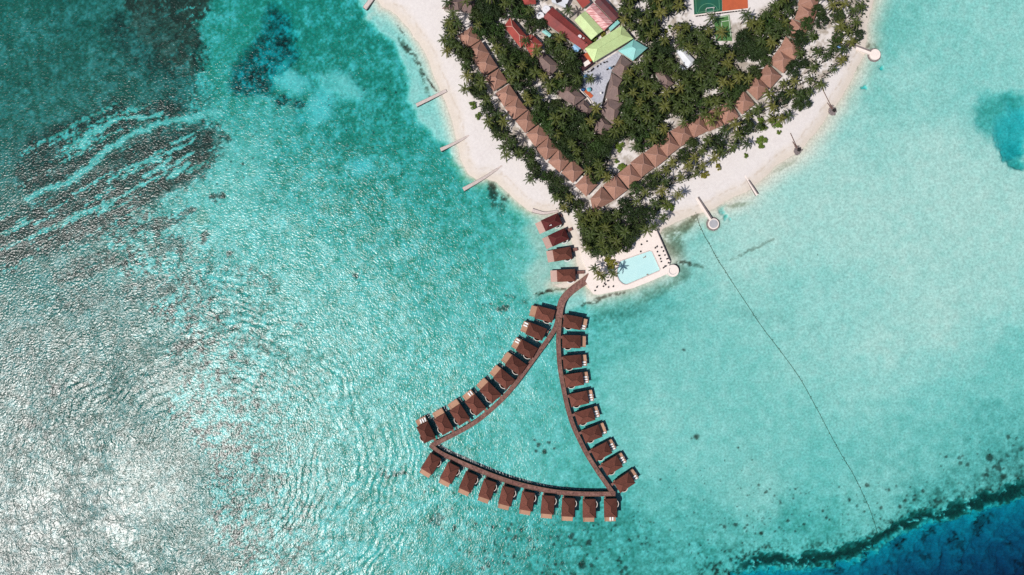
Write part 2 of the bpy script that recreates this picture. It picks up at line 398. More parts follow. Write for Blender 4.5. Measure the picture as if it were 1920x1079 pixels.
# control points: photo px, py, depth (m), algae cover, coral cover
CP = np.array([
 (30, 40, 2.2, .8, .50), (130, 30, 2.2, .75, .55), (120, 120, 2.1, .75, .55), (220, 170, 2.1, .7, .58), (300, 80, 2.2, .6, .75), (40, 200, 2.1, .7, .52), (60, 320, 2.1, .6, .62), (330, 165, 2.0, .6, .7),
 (430, 60, 1.9, .80, .05), (400, 120, 1.9, .75, .04), (430, 200, 1.7, .55, .03), (600, 40, 2.1, .80, .12), (650, 120, 2.0, .85, .14), (620, 260, 2.0, .75, .14), (700, 200, 2.0, .80, .12), (700, 330, 1.9, .75, .12),
 (600, 330, 1.7, .62, .08), (560, 280, 1.8, .6, .06), (800, 330, 1.9, .70, .06), (800, 420, 1.8, .70, .06), (740, 260, 2.0, .80, .08), (900, 440, 1.7, .62, .05), (960, 440, 1.4, .5, .02), (990, 480, 1.1, .35, .01), (500, 430, 1.5, .45, .05),
 (450, 300, 1.2, .28, .03), (430, 380, 1.2, .30, .04), (600, 500, 1.5, .48, .04), (600, 580, 1.4, .40, .04), (800, 540, 1.6, .55, .04), (700, 620, 1.4, .45, .04), (900, 580, 1.5, .45, .03), (900, 650, 1.4, .40, .03), (975, 750, 1.2, .30, .02),
 (1010, 870, 1.2, .32, .02), (700, 750, 1.5, .45, .06), (800, 700, 1.5, .50, .04), (840, 900, 1.6, .55, .06), (750, 1000, 1.6, .5, .10), (900, 960, 1.6, .52, .10), (1000, 1010, 1.6, .5, .12), (950, 1060, 1.6, .5, .22), (400, 700, 1.4, .35, .12),
 (330, 560, 1.6, .4, .35), (200, 560, 1.7, .4, .45), (100, 420, 2.0, .5, .60), (30, 480, 1.9, .45, .5), (60, 620, 1.9, .45, .42), (150, 700, 1.8, .45, .38), (100, 850, 2.0, .5, .38), (50, 1000, 2.6, .6, .40), (250, 900, 2.0, .5, .34), (480, 1000, 1.7, .5, .20), (300, 1040, 2.0, .5, .32), (160, 960, 2.3, .5, .38),
 (1200, 600, 1.4, .45, .06), (1140, 580, 1.4, .45, .06), (1170, 565, 1.5, .55, .14), (1230, 570, 1.5, .6, .10), (1300, 650, 1.1, .30, .02), (1200, 700, 1.1, .30, .02), (1300, 560, 1.1, .35, .03), (1400, 450, .62, .08, 0), (1350, 500, .7, .12, .01), (1500, 400, .65, .06, 0), (1430, 420, .55, .06, .0), (1600, 250, .75, .14, .01), (1560, 330, .6, .08, 0),
 (1700, 150, .8, .16, .01), (1640, 170, .9, .35, .01), (1690, 20, 1.0, .35, .02), (1660, 60, 1.1, .5, .02), (1780, 60, .9, .25, .01), (1870, 40, .8, .15, 0), (1840, 180, .9, .18, .01), (1760, 300, .6, .05, 0), (1820, 380, .55, .04, 0), (1900, 420, .6, .06, 0), (1700, 480, .62, .05, 0), (1620, 420, .6, .05, 0), (1600, 560, .8, .14, .01), (1500, 560, .9, .2, .01),
 (1650, 650, .65, .06, 0), (1760, 600, .6, .04, 0), (1850, 540, .65, .05, 0), (1600, 720, .9, .18, .01), (1750, 740, 1.1, .28, .02), (1890, 680, 1.1, .32, .03), (1750, 830, 1.2, .38, .06), (1850, 830, 1.4, .45, .14), (1890, 890, 1.6, .5, .4), (1500, 680, .9, .22, .01), (1400, 740, 1.1, .32, .01), (1300, 850, 1.1, .28, .01),
 (1230, 780, 1.0, .26, .01), (1500, 790, 1.1, .32, .02), (1540, 870, 1.3, .42, .03), (1420, 930, .95, .20, .05), (1650, 920, 1.1, .28, .08), (1250, 950, 1.3, .38, .06), (1180, 1010, 1.6, .5, .18), (1200, 1060, 1.6, .5, .2), (1350, 1000, 1.3, .38, .12), (1500, 1000, 1.5, .48, .12), (1330, 1050, 1.7, .55, .2), (1060, 650, 1.3, .36, .02), (1050, 1060, 1.6, .5, .25),
 (1300, 460, .9, .3, .03), (1750, 960, 1.6, .55, .3)], np.float32)
QX = PXg + w1 * 1.6; QY = PYg + w2 * 1.6
num = [np.zeros(sh, np.float32) for _ in range(3)]; den = np.zeros(sh, np.float32)
for px, py, d, a, c in CP:
    wgt = 1.0 / ((QX - px) ** 2 + (QY - py) ** 2 + 900.0) ** 1.8
    wgt *= 1e5; den += wgt
    for k, val in enumerate((d, a, c)): num[k] += wgt * val
depth, algae, coral = (n_ / den for n_ in num)
murk = (1 - sstep(230, 420, PXg + w1)) * (1 - sstep(420, 640, PYg)); coral = coral + 0.14 * murk; depth = depth * (1 - 0.22 * murk)
lowl = (1 - sstep(330, 760, PXg + w1 * 2)) * sstep(440, 700, PYg); coral = coral + 0.36 * lowl; algae = algae + 0.12 * lowl
east = sstep(1040, 1250, PXg) * (1 - 0.5 * sstep(880, 1000, PYg)); depth = depth * (1 - 0.24 * east); algae = algae * (1 - 0.48 * east)
turf = np.zeros(sh, np.float32)            # olive weed close to the shore
clean = np.zeros(sh, np.float32)           # bare pale sand patches

mid = fbm(PXg / 14, PYg / 14, 51, 4); fine = fbm(PXg / 4.2, PYg / 4.2, 61, 3)
# direction-stretched noise along the reef grain (down-left to up-right)
ca, sa = math.cos(math.radians(-28)), math.sin(math.radians(-28))
U = PXg * ca + PYg * sa; V = -PXg * sa + PYg * ca
grain = fbm(U / 95, V / 10, 71, 4); grain2 = fbm(U / 32, V / 6, 75, 3)

def blend(arr, val, w): arr += (val - arr) * w
# --- broad dark reef, upper left
A1 = [(225, -30), (392, -30), (384, 14), (374, 34), (352, 48), (370, 62), (374, 84), (345, 88), (366, 102), (368, 126), (350, 142), (318, 128), (300, 116), (285, 92), (262, 74), (238, 40)]
XA = PXg + w1 * 1.0 + f1 * 1.9; YA = PYg + w2 * 1.0 + f2 * 1.9
d = sdf(A1, XA, YA); wA = sstep(-4, 4, d) * np.where(grain2 * 0.5 + fine * 0.5 > 0.37, 1.0, 0.3)
blend(coral, 0.97, wA); blend(depth, 1.2, wA)
A2 = [(215, 20), (300, 40), (372, 90), (368, 130), (330, 150), (270, 120), (240, 100), (200, 60)]
d = sdf(A2, XW, YW); wA = sstep(-26, 14, d) * sstep(0.22, 0.55, mid * 0.6 + fine * 0.4); blend(coral, 0.88, wA)
B1 = [(30, 310), (58, 262), (120, 232), (160, 214), (212, 192), (262, 205), (335, 186), (345, 200), (318, 214), (290, 222), (262, 224), (238, 238), (200, 258), (172, 292), (140, 322), (100, 340), (60, 360), (30, 350)]
d = sdf(B1, XW, YW); dB = sstep(-22, 12, d + f1); tB = sstep(0.36, 0.46, grain * 0.45 + grain2 * 0.25 + fine * 0.3); coral += (0.96 * tB + 0.35 * (1 - tB) - coral) * dB
C1 = [(-40, 430), (40, 400), (80, 378), (132, 350), (178, 318), (205, 292), (250, 268), (290, 246), (330, 240), (375, 234), (402, 240), (405, 288), (378, 322), (330, 350), (280, 378), (230, 420), (160, 440), (90, 468), (20, 500), (-40, 510)]
d = sdf(C1, XW, YW); dC = sstep(-24, 12, d + f1); tC = sstep(0.38, 0.46, grain * 0.5 + grain2 * 0.35 + fine * 0.15); coral += (0.97 * tC + 0.30 * (1 - tC) - coral) * dC; algae += (0.5 - algae) * dC * (1 - tC)
# pale sand channels through the reef
for ch, wd in (([(42, 374), (78, 356), (120, 342), (152, 322), (182, 292), (212, 270), (240, 250), (275, 240), (310, 226), (345, 222), (410, 208)], 7.0),
               ([(150, 268), (168, 250), (205, 228)], 7.0), ([(205, 226), (225, 218), (270, 220), (300, 212)], 5.0), ([(155, 270), (160, 248)], 4.0),
               ([(200, 338), (226, 318), (262, 304), (300, 300)], 3.5), ([(268, 330), (300, 312), (318, 296)], 4.0), ([(312, 334), (335, 318), (352, 306)], 5.0), ([(320, 266), (345, 258), (362, 248)], 4.0), ([(180, 402), (215, 374), (260, 346), (296, 330)], 2.6), ([(270, 300), (310, 286), (345, 270), (364, 260)], 3.0), ([(300, 318), (330, 305), (362, 284)], 3.0), ([(110, 424), (160, 396), (192, 380)], 2.6), ([(130, 362), (178, 340), (205, 322)], 2.4), ([(60, 420), (96, 404)], 2.4)):
    dl = pline(ch, PXg + w1 * 0.22 + f1 * 1.3, PYg + w2 * 0.22 + f2 * 1.3); wv = (1 - sstep(wd * 0.35, wd * 1.3, dl)) * sstep(0.22, 0.42, fine * 0.6 + grain2 * 0.4)
    blend(coral, 0.03, wv); blend(algae, 0.22, wv); blend(depth, 1.35, wv)
# scattered dark patches below the reef
for (ex, ey, rx, ry, ang, v) in ((300, 420, 46, 13, -14, .95), (255, 432, 24, 10, -20, .8), (345, 397, 15, 8, -28, .9), (375, 407, 16, 12, -30, .0), (318, 462, 44, 18, -10, .7), (378, 445, 10, 16, 10, .85), (405, 368, 12, 7, -25, .9), (430, 476, 7, 5, 0, .8),
        (270, 545, 60, 28, -12, .7), (345, 645, 26, 13, -15, .95), (160, 500, 70, 22, -20, .75), (150, 560, 60, 30, -15, .45), (320, 700, 70, 30, -20, .4), (100, 730, 10, 20, 60, .5), (95, 725, 22, 6, 55, .7), (420, 262, 9, 6, 0, .8), (390, 288, 9, 10, 0, .7), (560, 610, 9, 5, 0, .5),
        (75, 815, 40, 7, 35, .5), (400, 1050, 60, 18, 10, .35), (470, 520, 60, 20, 20, .25), (820, 975, 16, 9, 0, .6), (735, 890, 34, 10, 10, .4)):
    a = math.radians(ang); X = XW - ex; Y = YW - ey; u = (X * math.cos(a) + Y * math.sin(a)) / rx; vv = (-X * math.sin(a) + Y * math.cos(a)) / ry
    wv = (1 - sstep(0.7, 1.15, np.sqrt(u * u + vv * vv)))
    if v == 0: blend(turf, 0.9, wv * 0.7); continue
    wv = wv * sstep(0.24, 0.44, grain2 * 0.6 + fine * 0.4) * v; blend(coral, 0.95, wv)
# --- seagrass hollow and bright sand at the top
E1 = [(508, 12), (536, 32), (546, 66), (550, 100), (540, 122), (520, 142), (500, 166), (440, 170), (438, 140), (446, 116), (478, 80), (494, 48)]
d = sdf(E1, PXg + w1 * 0.6 + f1 * 1.2, PYg + w2 * 0.6 + f2 * 1.2); wE = sstep(-17, 11, d); blend(depth, 3.8, wE); blend(algae, 0.75, wE); blend(coral, 0.45, wE)
for (ex, ey, rx, ry, ang, dp, al, co) in ((545, 152, 44, 24, 10, 1.5, .0, .0), (528, 118, 12, 18, 10, 2.6, .3, .05), (598, 196, 32, 46, 14, 1.6, .0, .0), (640, 160, 54, 26, 25, 1.3, .12, .0), (676, 315, 22, 24, 0, 1.8, .0, 0), (560, 220, 14, 10, 0, 2.2, .25, 0), (694, 30, 24, 14, -20, .5, .05, 0),
        (528, 186, 26, 14, 20, 2.7, .7, .6), (560, 196, 11, 12, 0, 2.6, .6, .6), (535, 205, 10, 12, 0, 1.6, .3, .0), (1860, 215, 34, 44, -10, 1.35, .42, .08), (1905, 195, 40, 26, 10, 1.5, .45, .12), (1910, 232, 36, 40, -10, 2.1, .08, .02), (1892, 256, 30, 44, -14, 2.0, .15, .05), (1902, 280, 26, 24, -14, 2.5, .25, .12), (1912, 308, 20, 12, 0, 1.8, .45, .16), (1357, 392, 8, 12, 12, 3.2, .2, .1), (1362, 410, 7, 6, 0, 2.0, .4, .1),
        (1657, 122, 5, 4, 0, 2.4, .3, .1), (1620, 160, 5, 4, 0, 2.4, .3, .1)):
    a = math.radians(ang); X = PXg + f1 * 1.3 + w1 * 0.8 - ex; Y = PYg + f2 * 1.3 + w2 * 0.8 - ey
    u = (X * math.cos(a) + Y * math.sin(a)) / rx; vv = (-X * math.sin(a) + Y * math.cos(a)) / ry
    wv = 1 - sstep(0.35, 1.25, np.sqrt(u * u + vv * vv)); blend(depth, dp, wv); blend(algae, al, wv); blend(coral, co, wv)
d = sdf([(535, 186), (552, 182), (546, 216), (530, 214)], XW, YW); wv = sstep(-4, 4, d); blend(turf, 0.6, wv)
# --- pale shelf against the western beach
SH = [(662, -40), (672, 8), (690, 38), (716, 64), (738, 86), (754, 116), (762, 150), (764, 186), (780, 222), (802, 248), (820, 264), (838, 270), (850, 300), (872, 320), (930, 330), (980, 380), (1010, 400), (1060, 300), (900, 60), (760, -40)]
d = sdf(SH, PXg + w1 * 0.5 + f1 * 0.4, PYg + w2 * 0.5 + f2 * 0.4); wv = sstep(-7, 8, d)
blend(algae, 0.05, wv); blend(coral, 0.0, wv); depth = np.where(d > -8, depth + (np.minimum(depth, 0.75) - depth) * wv, depth)
d = sdf([(985, 430), (1020, 400), (1060, 400), (1090, 500), (1080, 530), (1000, 560), (985, 520), (1010, 480)], XS, YS); wv = sstep(-16, 10, d)
blend(algae, 0.10, wv); blend(turf, 0.25, wv); depth += (np.minimum(depth, 0.55) - depth) * wv
d = sdf([(1070, 548), (1105, 545), (1160, 553), (1085, 575), (1050, 590)], XS, YS); wv = sstep(-8, 6, d); blend(algae, 0.15, wv); depth += (np.minimum(depth, 0.7) - depth) * wv
# rock ribs and weed near the shore
for pts, wd, cv, tv in (([(741, 41), (750, 52), (758, 66)], 1.3, .8, 0), ([(748, 72), (757, 86), (768, 98)], 4.5, .35, .6), ([(762, 88), (778, 106), (786, 122)], 4.0, .75, .5), ([(786, 122), (793, 140), (798, 160), (803, 178)], 4.2, .55, .6), ([(801, 145), (808, 156), (820, 170)], 1.6, .6, .5),
        ([(1088, 572), (1112, 566), (1140, 556), (1168, 546)], 3.0, .75, .5), ([(1010, 551), (1035, 546), (1062, 541), (1080, 538)], 3.2, .55, .9), ([(978, 566), (1010, 553)], 4, .25, .5), ([(1272, 497), (1296, 493)], 4.2, .75, .6), ([(1296, 493), (1318, 502)], 3, .3, .4),
        ([(1372, 486), (1400, 474), (1425, 464), (1448, 448)], 2.4, .30, .3), ([(1302, 392), (1308, 404)], 1.6, .9, .6), ([(1304, 402), (1290, 425), (1270, 430)], 7, .12, .75)):
    dl = pline(pts, XW * 0.5 + PXg * 0.5, YW * 0.5 + PYg * 0.5); wv = (1 - sstep(wd * 0.5, wd * 1.5, dl)) * sstep(0.25, 0.5, fine)
    blend(coral, 0.97, wv * cv); blend(turf, 1.0, wv * tv)
for (ex, ey, rx, ry, ang, cv, tv) in ((924, 360, 9, 24, -8, .92, .5), (935, 385, 18, 20, 0, .25, .3), (945, 372, 18, 7, -45, .5, .2), (940, 581, 17, 7, -12, .75, .5), (665, 518, 7, 6, 0, .8, .3), (1258, 450, 22, 42, -25, .22, .85), (1285, 425, 30, 12, -40, .2, .8), (1300, 405, 13, 12, 0, .45, .9), (1385, 384, 26, 5, -8, .1, .7), (1276, 512, 20, 16, 0, .15, .5),
        (1470, 312, 28, 5, -30, .05, .5), (1602, 128, 9, 9, 0, .3, .6), (1638, 90, 12, 10, 0, .25, .4), (1625, 86, 6, 7, 0, .5, .5), (1240, 545, 60, 10, -28, .12, .5), (1160, 590, 60, 14, -10, .12, .2), (955, 555, 12, 5, 0, .3, .2), (1530, 620, 9, 22, 30, .06, 0), (1470, 605, 40, 12, 30, .07, .0), (1410, 590, 40, 10, 20, .07, 0)):
    a = math.radians(ang); X = PXg + f1 * 0.9 - ex; Y = PYg + f2 * 0.9 - ey; u = (X * math.cos(a) + Y * math.sin(a)) / rx; vv = (-X * math.sin(a) + Y * math.cos(a)) / ry
    wv = (1 - sstep(0.55, 1.25, np.sqrt(u * u + vv * vv))) * sstep(0.2, 0.5, fine * 0.6 + mid * 0.4); blend(coral, 0.95, wv * cv); blend(turf, 1.0, wv * tv)
d = np.sqrt((PXg - 1337) ** 2 + (PYg - 420) ** 2); wv = (1 - sstep(13, 19, d + f1 * 0.4)); blend(turf, 0.8, wv * 0.5); depth += (np.minimum(depth, 0.5) - depth) * wv
# pale sand tongue on the eastern flat with a darker southern rim
d = sdf([(1930, 540), (1925, 590), (1890, 650), (1820, 700), (1740, 735), (1640, 745), (1560, 720), (1500, 660), (1480, 560), (1560, 500), (1700, 440), (1930, 380)], PXg + w1 * 1.2, PYg + w2 * 1.2); wv = sstep(-14, 40, d)
blend(algae, 0.045, wv * 0.7); depth += (np.minimum(depth, 0.62) - depth) * wv * 0.8
# --- drop-off, lower right
EDGE = [(1340, 1100), (1392, 1073), (1450, 1063), (1500, 1065), (1560, 1057), (1605, 1043), (1645, 1025), (1690, 1003), (1740, 981), (1790, 969), (1840, 955), (1880, 945), (1960, 921), (2300, 867), (2300, 1500), (1340, 1500)]
XE = PXg + w1 * 0.9 + f1 * 1.4; YE = PYg + w2 * 0.9 + f2 * 1.4
d = sdf(EDGE, XE, YE, 400.0)
rim = sstep(-32, -10, d) * (1 - sstep(-6, 9, d)) * sstep(1365, 1415, PXg) * sstep(0.36, 0.52, mid * 0.6 + fine * 0.4 + 0.08); blend(coral, 0.99, rim); blend(algae, 0.8, rim); blend(depth, 2.8, rim)
spill = sstep(-60, -20, d) * sstep(0.50, 0.62, fine * 0.6 + mid * 0.4); blend(coral, 0.7, spill * 0.6)
deepw = sstep(-4, 22, d + f1 * 2.0); blend(depth, 4.2 + 12.5 * np.clip(d / 260, 0, 1) + 0.6 * mid, deepw); blend(algae, 0.04, deepw)
heads = sstep(0.54, 0.74, fbm(PXg / 24, PYg / 24, 91, 3)) * 0.6; coral = coral * (1 - deepw) + heads * deepw
# --- coral heads: single dark dots on the flats
def dot(ex, ey, r, v):
    ix0, ix1 = np.searchsorted(gx, ((ex - 960) - r * 2.4) * MPP), np.searchsorted(gx, ((ex - 960) + r * 2.4) * MPP)
    iy0, iy1 = np.searchsorted(gy, ((539.5 - ey) - r * 2.4) * MPP), np.searchsorted(gy, ((539.5 - ey) + r * 2.4) * MPP)
    if ix1 <= ix0 or iy1 <= iy0: return
    s = (slice(iy0, iy1), slice(ix0, ix1))
    q = np.sqrt((PXg[s] + f1[s] * 0.35 - ex) ** 2 + (PYg[s] + f2[s] * 0.35 - ey) ** 2); wv = (1 - sstep(r * 0.6, r * 1.35, q)) * v
    coral[s] += (0.95 - coral[s]) * wv; turf[s] += (0.6 - turf[s]) * wv * 0.5
for ex, ey, r in ((1010, 836, 3.9), (1029, 831, 3.7), (1005.5, 848, 3.5), (1021.5, 848, 4.4), (1003, 826, 2.8), (1040, 843, 2.6), (1307, 820, 5.5), (1298, 823, 2.2), (1283, 657, 3), (1360, 990, 4), (1381, 985, 4), (1398, 992, 3), (1430, 1002, 3.6), (1428, 1002, 3), (1480, 979, 3), (1628, 911, 5), (1668, 920, 3),
        (1758, 943, 4.5), (1733, 922, 4), (1716, 940, 3), (1700, 940, 3.5), (1690, 952, 4), (1876, 880, 6), (1885, 895, 6), (1860, 860, 7), (1092, 1063, 7), (1105, 1020, 6), (1070, 1010, 5), (1534, 478, 1.4), (1670, 519, 1.2), (1435, 925, 2.5), (1552, 973, 3), (1385, 840, 2), (1595, 939, 3.2), (1653, 953, 3.4), (1545, 960, 3), (1492, 918, 2.4)):
    dot(ex, ey, r, 0.85)
rg = random.Random(5)
for (x0, y0, x1, y1, n_, rmax) in ((850, 985, 1180, 1085, 150, 5.5), (1180, 960, 1480, 1060, 120, 3.6), (1400, 900, 1760, 1000, 90, 3.4), (1760, 820, 1920, 940, 60, 5.5), (400, 200, 480, 420, 40, 2.6), (880, 560, 1000, 640, 25, 2.2), (780, 860, 900, 1000, 60, 3.0), (1190, 860, 1420, 960, 50, 2.2), (600, 150, 760, 330, 60, 2.6), (960, 700, 1060, 900, 20, 1.6), (640, 640, 780, 900, 60, 2.4)):
    for _ in range(n_):
        dot(rg.uniform(x0, x1), rg.uniform(y0, y1), rg.uniform(0.9, rmax) * rg.uniform(0.5, 1), rg.uniform(0.4, 0.85))

# mottle of rubble and sand everywhere under water, also painting in caustic speckle
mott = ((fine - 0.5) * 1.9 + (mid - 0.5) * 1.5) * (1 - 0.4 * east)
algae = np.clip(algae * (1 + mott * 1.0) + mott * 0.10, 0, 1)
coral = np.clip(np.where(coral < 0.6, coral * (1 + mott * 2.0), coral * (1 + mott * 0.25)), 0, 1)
depth = depth * (1 + (mid - 0.5) * 0.35)

# shoreline ramp and island height
ramp = np.where(PXg < 1100, 26.0, 46.0)
t = sstep(0, 1, np.clip(out / ramp, 0, 1)) ; t = np.clip(out / ramp, 0, 1) * 0.55 + t * 0.45
Zs = -(0.02 + depth * t)
Zl = 1.25 * (1 - np.exp(-np.maximum(isl, 0) / 26.0)) + (mid - 0.5) * 0.12 * sstep(4, 30, isl)
POOLPX = [(1160, 488), (1218, 468), (1225, 470), (1240, 505), (1238, 510), (1176, 536), (1165, 533), (1157, 525), (1154, 510)]
Zl = np.where(sdf(POOLPX, PXg, PYg, 20.0) > -3, -0.4, Zl)
Z = np.where(isl > 0, Zl, Zs).astype(np.float32)

FOREST_PX = [[(826, 40), (850, 22), (868, 40), (900, -20), (1290, -20), (1295, 60), (1330, 40), (1400, 30), (1480, -20), (1625, -20), (1620, 50), (1605, 92), (1590, 122), (1565, 132), (1545, 162), (1512, 192), (1482, 217), (1452, 237), (1420, 252), (1380, 282), (1332, 294), (1302, 332), (1262, 352), (1250, 398),
              (1212, 424), (1192, 452), (1182, 472), (1150, 497), (1108, 490), (1085, 462), (1080, 430), (1078, 398), (1050, 390), (1040, 362), (1008, 336), (988, 306), (958, 282), (928, 264), (913, 226), (893, 192), (880, 166), (872, 140), (856, 106), (834, 90)]]
fo = sdf(FOREST_PX[0], PXg + w1 * 0.5, PYg + w2 * 0.5); litter = sstep(-4, 14, fo) * sstep(0.40, 0.60, mid * 0.6 + fine * 0.4)

def lay(base, col, w): return base + (np.array(col, np.float32) - base) * w[..., None]
sand_wet = np.array((0.79, 0.76, 0.69), np.float32); alb = np.zeros(sh + (3,), np.float32) + sand_wet
alb = lay(alb, (0.20, 0.42, 0.265), algae)
alb = lay(alb, (0.20, 0.24, 0.12), np.clip(turf * 0.8, 0, 1))
blk = np.clip(coral, 0, 1); cc = fbm(PXg / 9, PYg / 9, 131, 3)[..., None]
alb = alb + ((np.array((0.080, 0.046, 0.029), np.float32) * (0.5 + 1.0 * cc)) - alb) * blk[..., None]
dry = np.zeros(sh + (3,), np.float32) + np.array((0.675, 0.622, 0.595), np.float32)
damp = (1 - sstep(3, 30, isl + (mid - 0.5) * 14)); dry = lay(dry, (0.615, 0.535, 0.455), damp * 0.9)
tide = np.exp(-((isl - 16 - (mid - .5) * 10) / 1.6) ** 2) * sstep(0.35, 0.6, fine); dry = lay(dry, (0.50, 0.41, 0.33), tide * 0.6)
foot = sstep(0.50, 0.66, fine * 0.6 + mid * 0.4) * sstep(12, 40, isl); dry = lay(dry, (0.60, 0.54, 0.52), foot * 0.35)
dry = lay(dry, (0.26, 0.21, 0.15), litter * 0.7)
wet = sstep(0.0, -0.25, Z)
alb = np.where((isl > 0)[..., None], dry, alb * 1.0)
near = np.exp(-np.maximum(out, 0) / 9.0) * (isl <= 0)
alb = lay(alb, (0.635, 0.57, 0.475), near * 0.75 * (1 - blk) * (1 - np.clip(turf, 0, 1) * 0.7))

ny, nx = sh
idx = np.arange(nx * ny).reshape(ny, nx)
quads = np.stack([idx[:-1, :-1], idx[:-1, 1:], idx[1:, 1:], idx[1:, :-1]], -1).reshape(-1, 4)
qi = (isl > 0).astype(np.int8).ravel()[quads].sum(1) >= 2
VCO = np.stack([GX, GY, Z], -1).reshape(-1, 3).astype(np.float32); ALB = np.concatenate([alb.reshape(-1, 3), np.ones((nx * ny, 1), np.float32)], 1)
del num, den, QX, QY, XW, YW, XE, YE

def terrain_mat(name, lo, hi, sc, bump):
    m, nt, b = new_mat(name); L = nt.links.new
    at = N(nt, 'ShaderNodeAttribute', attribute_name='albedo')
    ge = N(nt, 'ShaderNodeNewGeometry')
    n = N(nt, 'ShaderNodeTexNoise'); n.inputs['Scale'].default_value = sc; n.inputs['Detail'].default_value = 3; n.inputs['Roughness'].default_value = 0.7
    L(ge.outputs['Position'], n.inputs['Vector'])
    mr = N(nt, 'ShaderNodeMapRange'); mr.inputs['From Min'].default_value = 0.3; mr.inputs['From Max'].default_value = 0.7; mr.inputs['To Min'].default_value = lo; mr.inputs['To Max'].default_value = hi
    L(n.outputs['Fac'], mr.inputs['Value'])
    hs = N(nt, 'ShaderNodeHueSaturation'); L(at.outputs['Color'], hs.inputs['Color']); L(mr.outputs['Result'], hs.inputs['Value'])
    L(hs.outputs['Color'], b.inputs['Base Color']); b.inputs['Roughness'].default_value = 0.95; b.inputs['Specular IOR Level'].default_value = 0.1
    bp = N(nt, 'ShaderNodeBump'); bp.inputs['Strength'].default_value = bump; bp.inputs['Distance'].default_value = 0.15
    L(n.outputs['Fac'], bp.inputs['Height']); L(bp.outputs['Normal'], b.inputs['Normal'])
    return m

def terrain(name, sel, mat, label, cat):
    q = quads[sel]; used, inv = np.unique(q.ravel(), return_inverse=True)
    me = bpy.data.meshes.new(name); nq = len(q)
    me.vertices.add(len(used)); me.vertices.foreach_set('co', VCO[used].ravel())
    me.loops.add(nq * 4); me.loops.foreach_set('vertex_index', inv.astype(np.int32).ravel())
    me.polygons.add(nq); me.polygons.foreach_set('loop_start', np.arange(0, nq * 4, 4, dtype=np.int32)); me.polygons.foreach_set('loop_total', np.full(nq, 4, np.int32))
    a = me.color_attributes.new('albedo', 'FLOAT_COLOR', 'POINT'); a.data.foreach_set('color', ALB[used].ravel())
    me.update(calc_edges=True); me.shade_smooth(); me.materials.append(mat)
    return tag(link(name, me), label, cat, None, 'structure')

terrain('beach', qi, terrain_mat('coral_sand', 0.94, 1.05, 0.9, 0.12), 'pale coral sand beach and ground of the island', 'beach')
terrain('seabed', ~qi, terrain_mat('seabed_sand_and_reef', 0.77, 1.27, 1.0, 0.2), 'sand, weed and dark reef under the clear lagoon water', 'seabed')  # wide noise range paints ripple caustic sparkle into the seabed colour

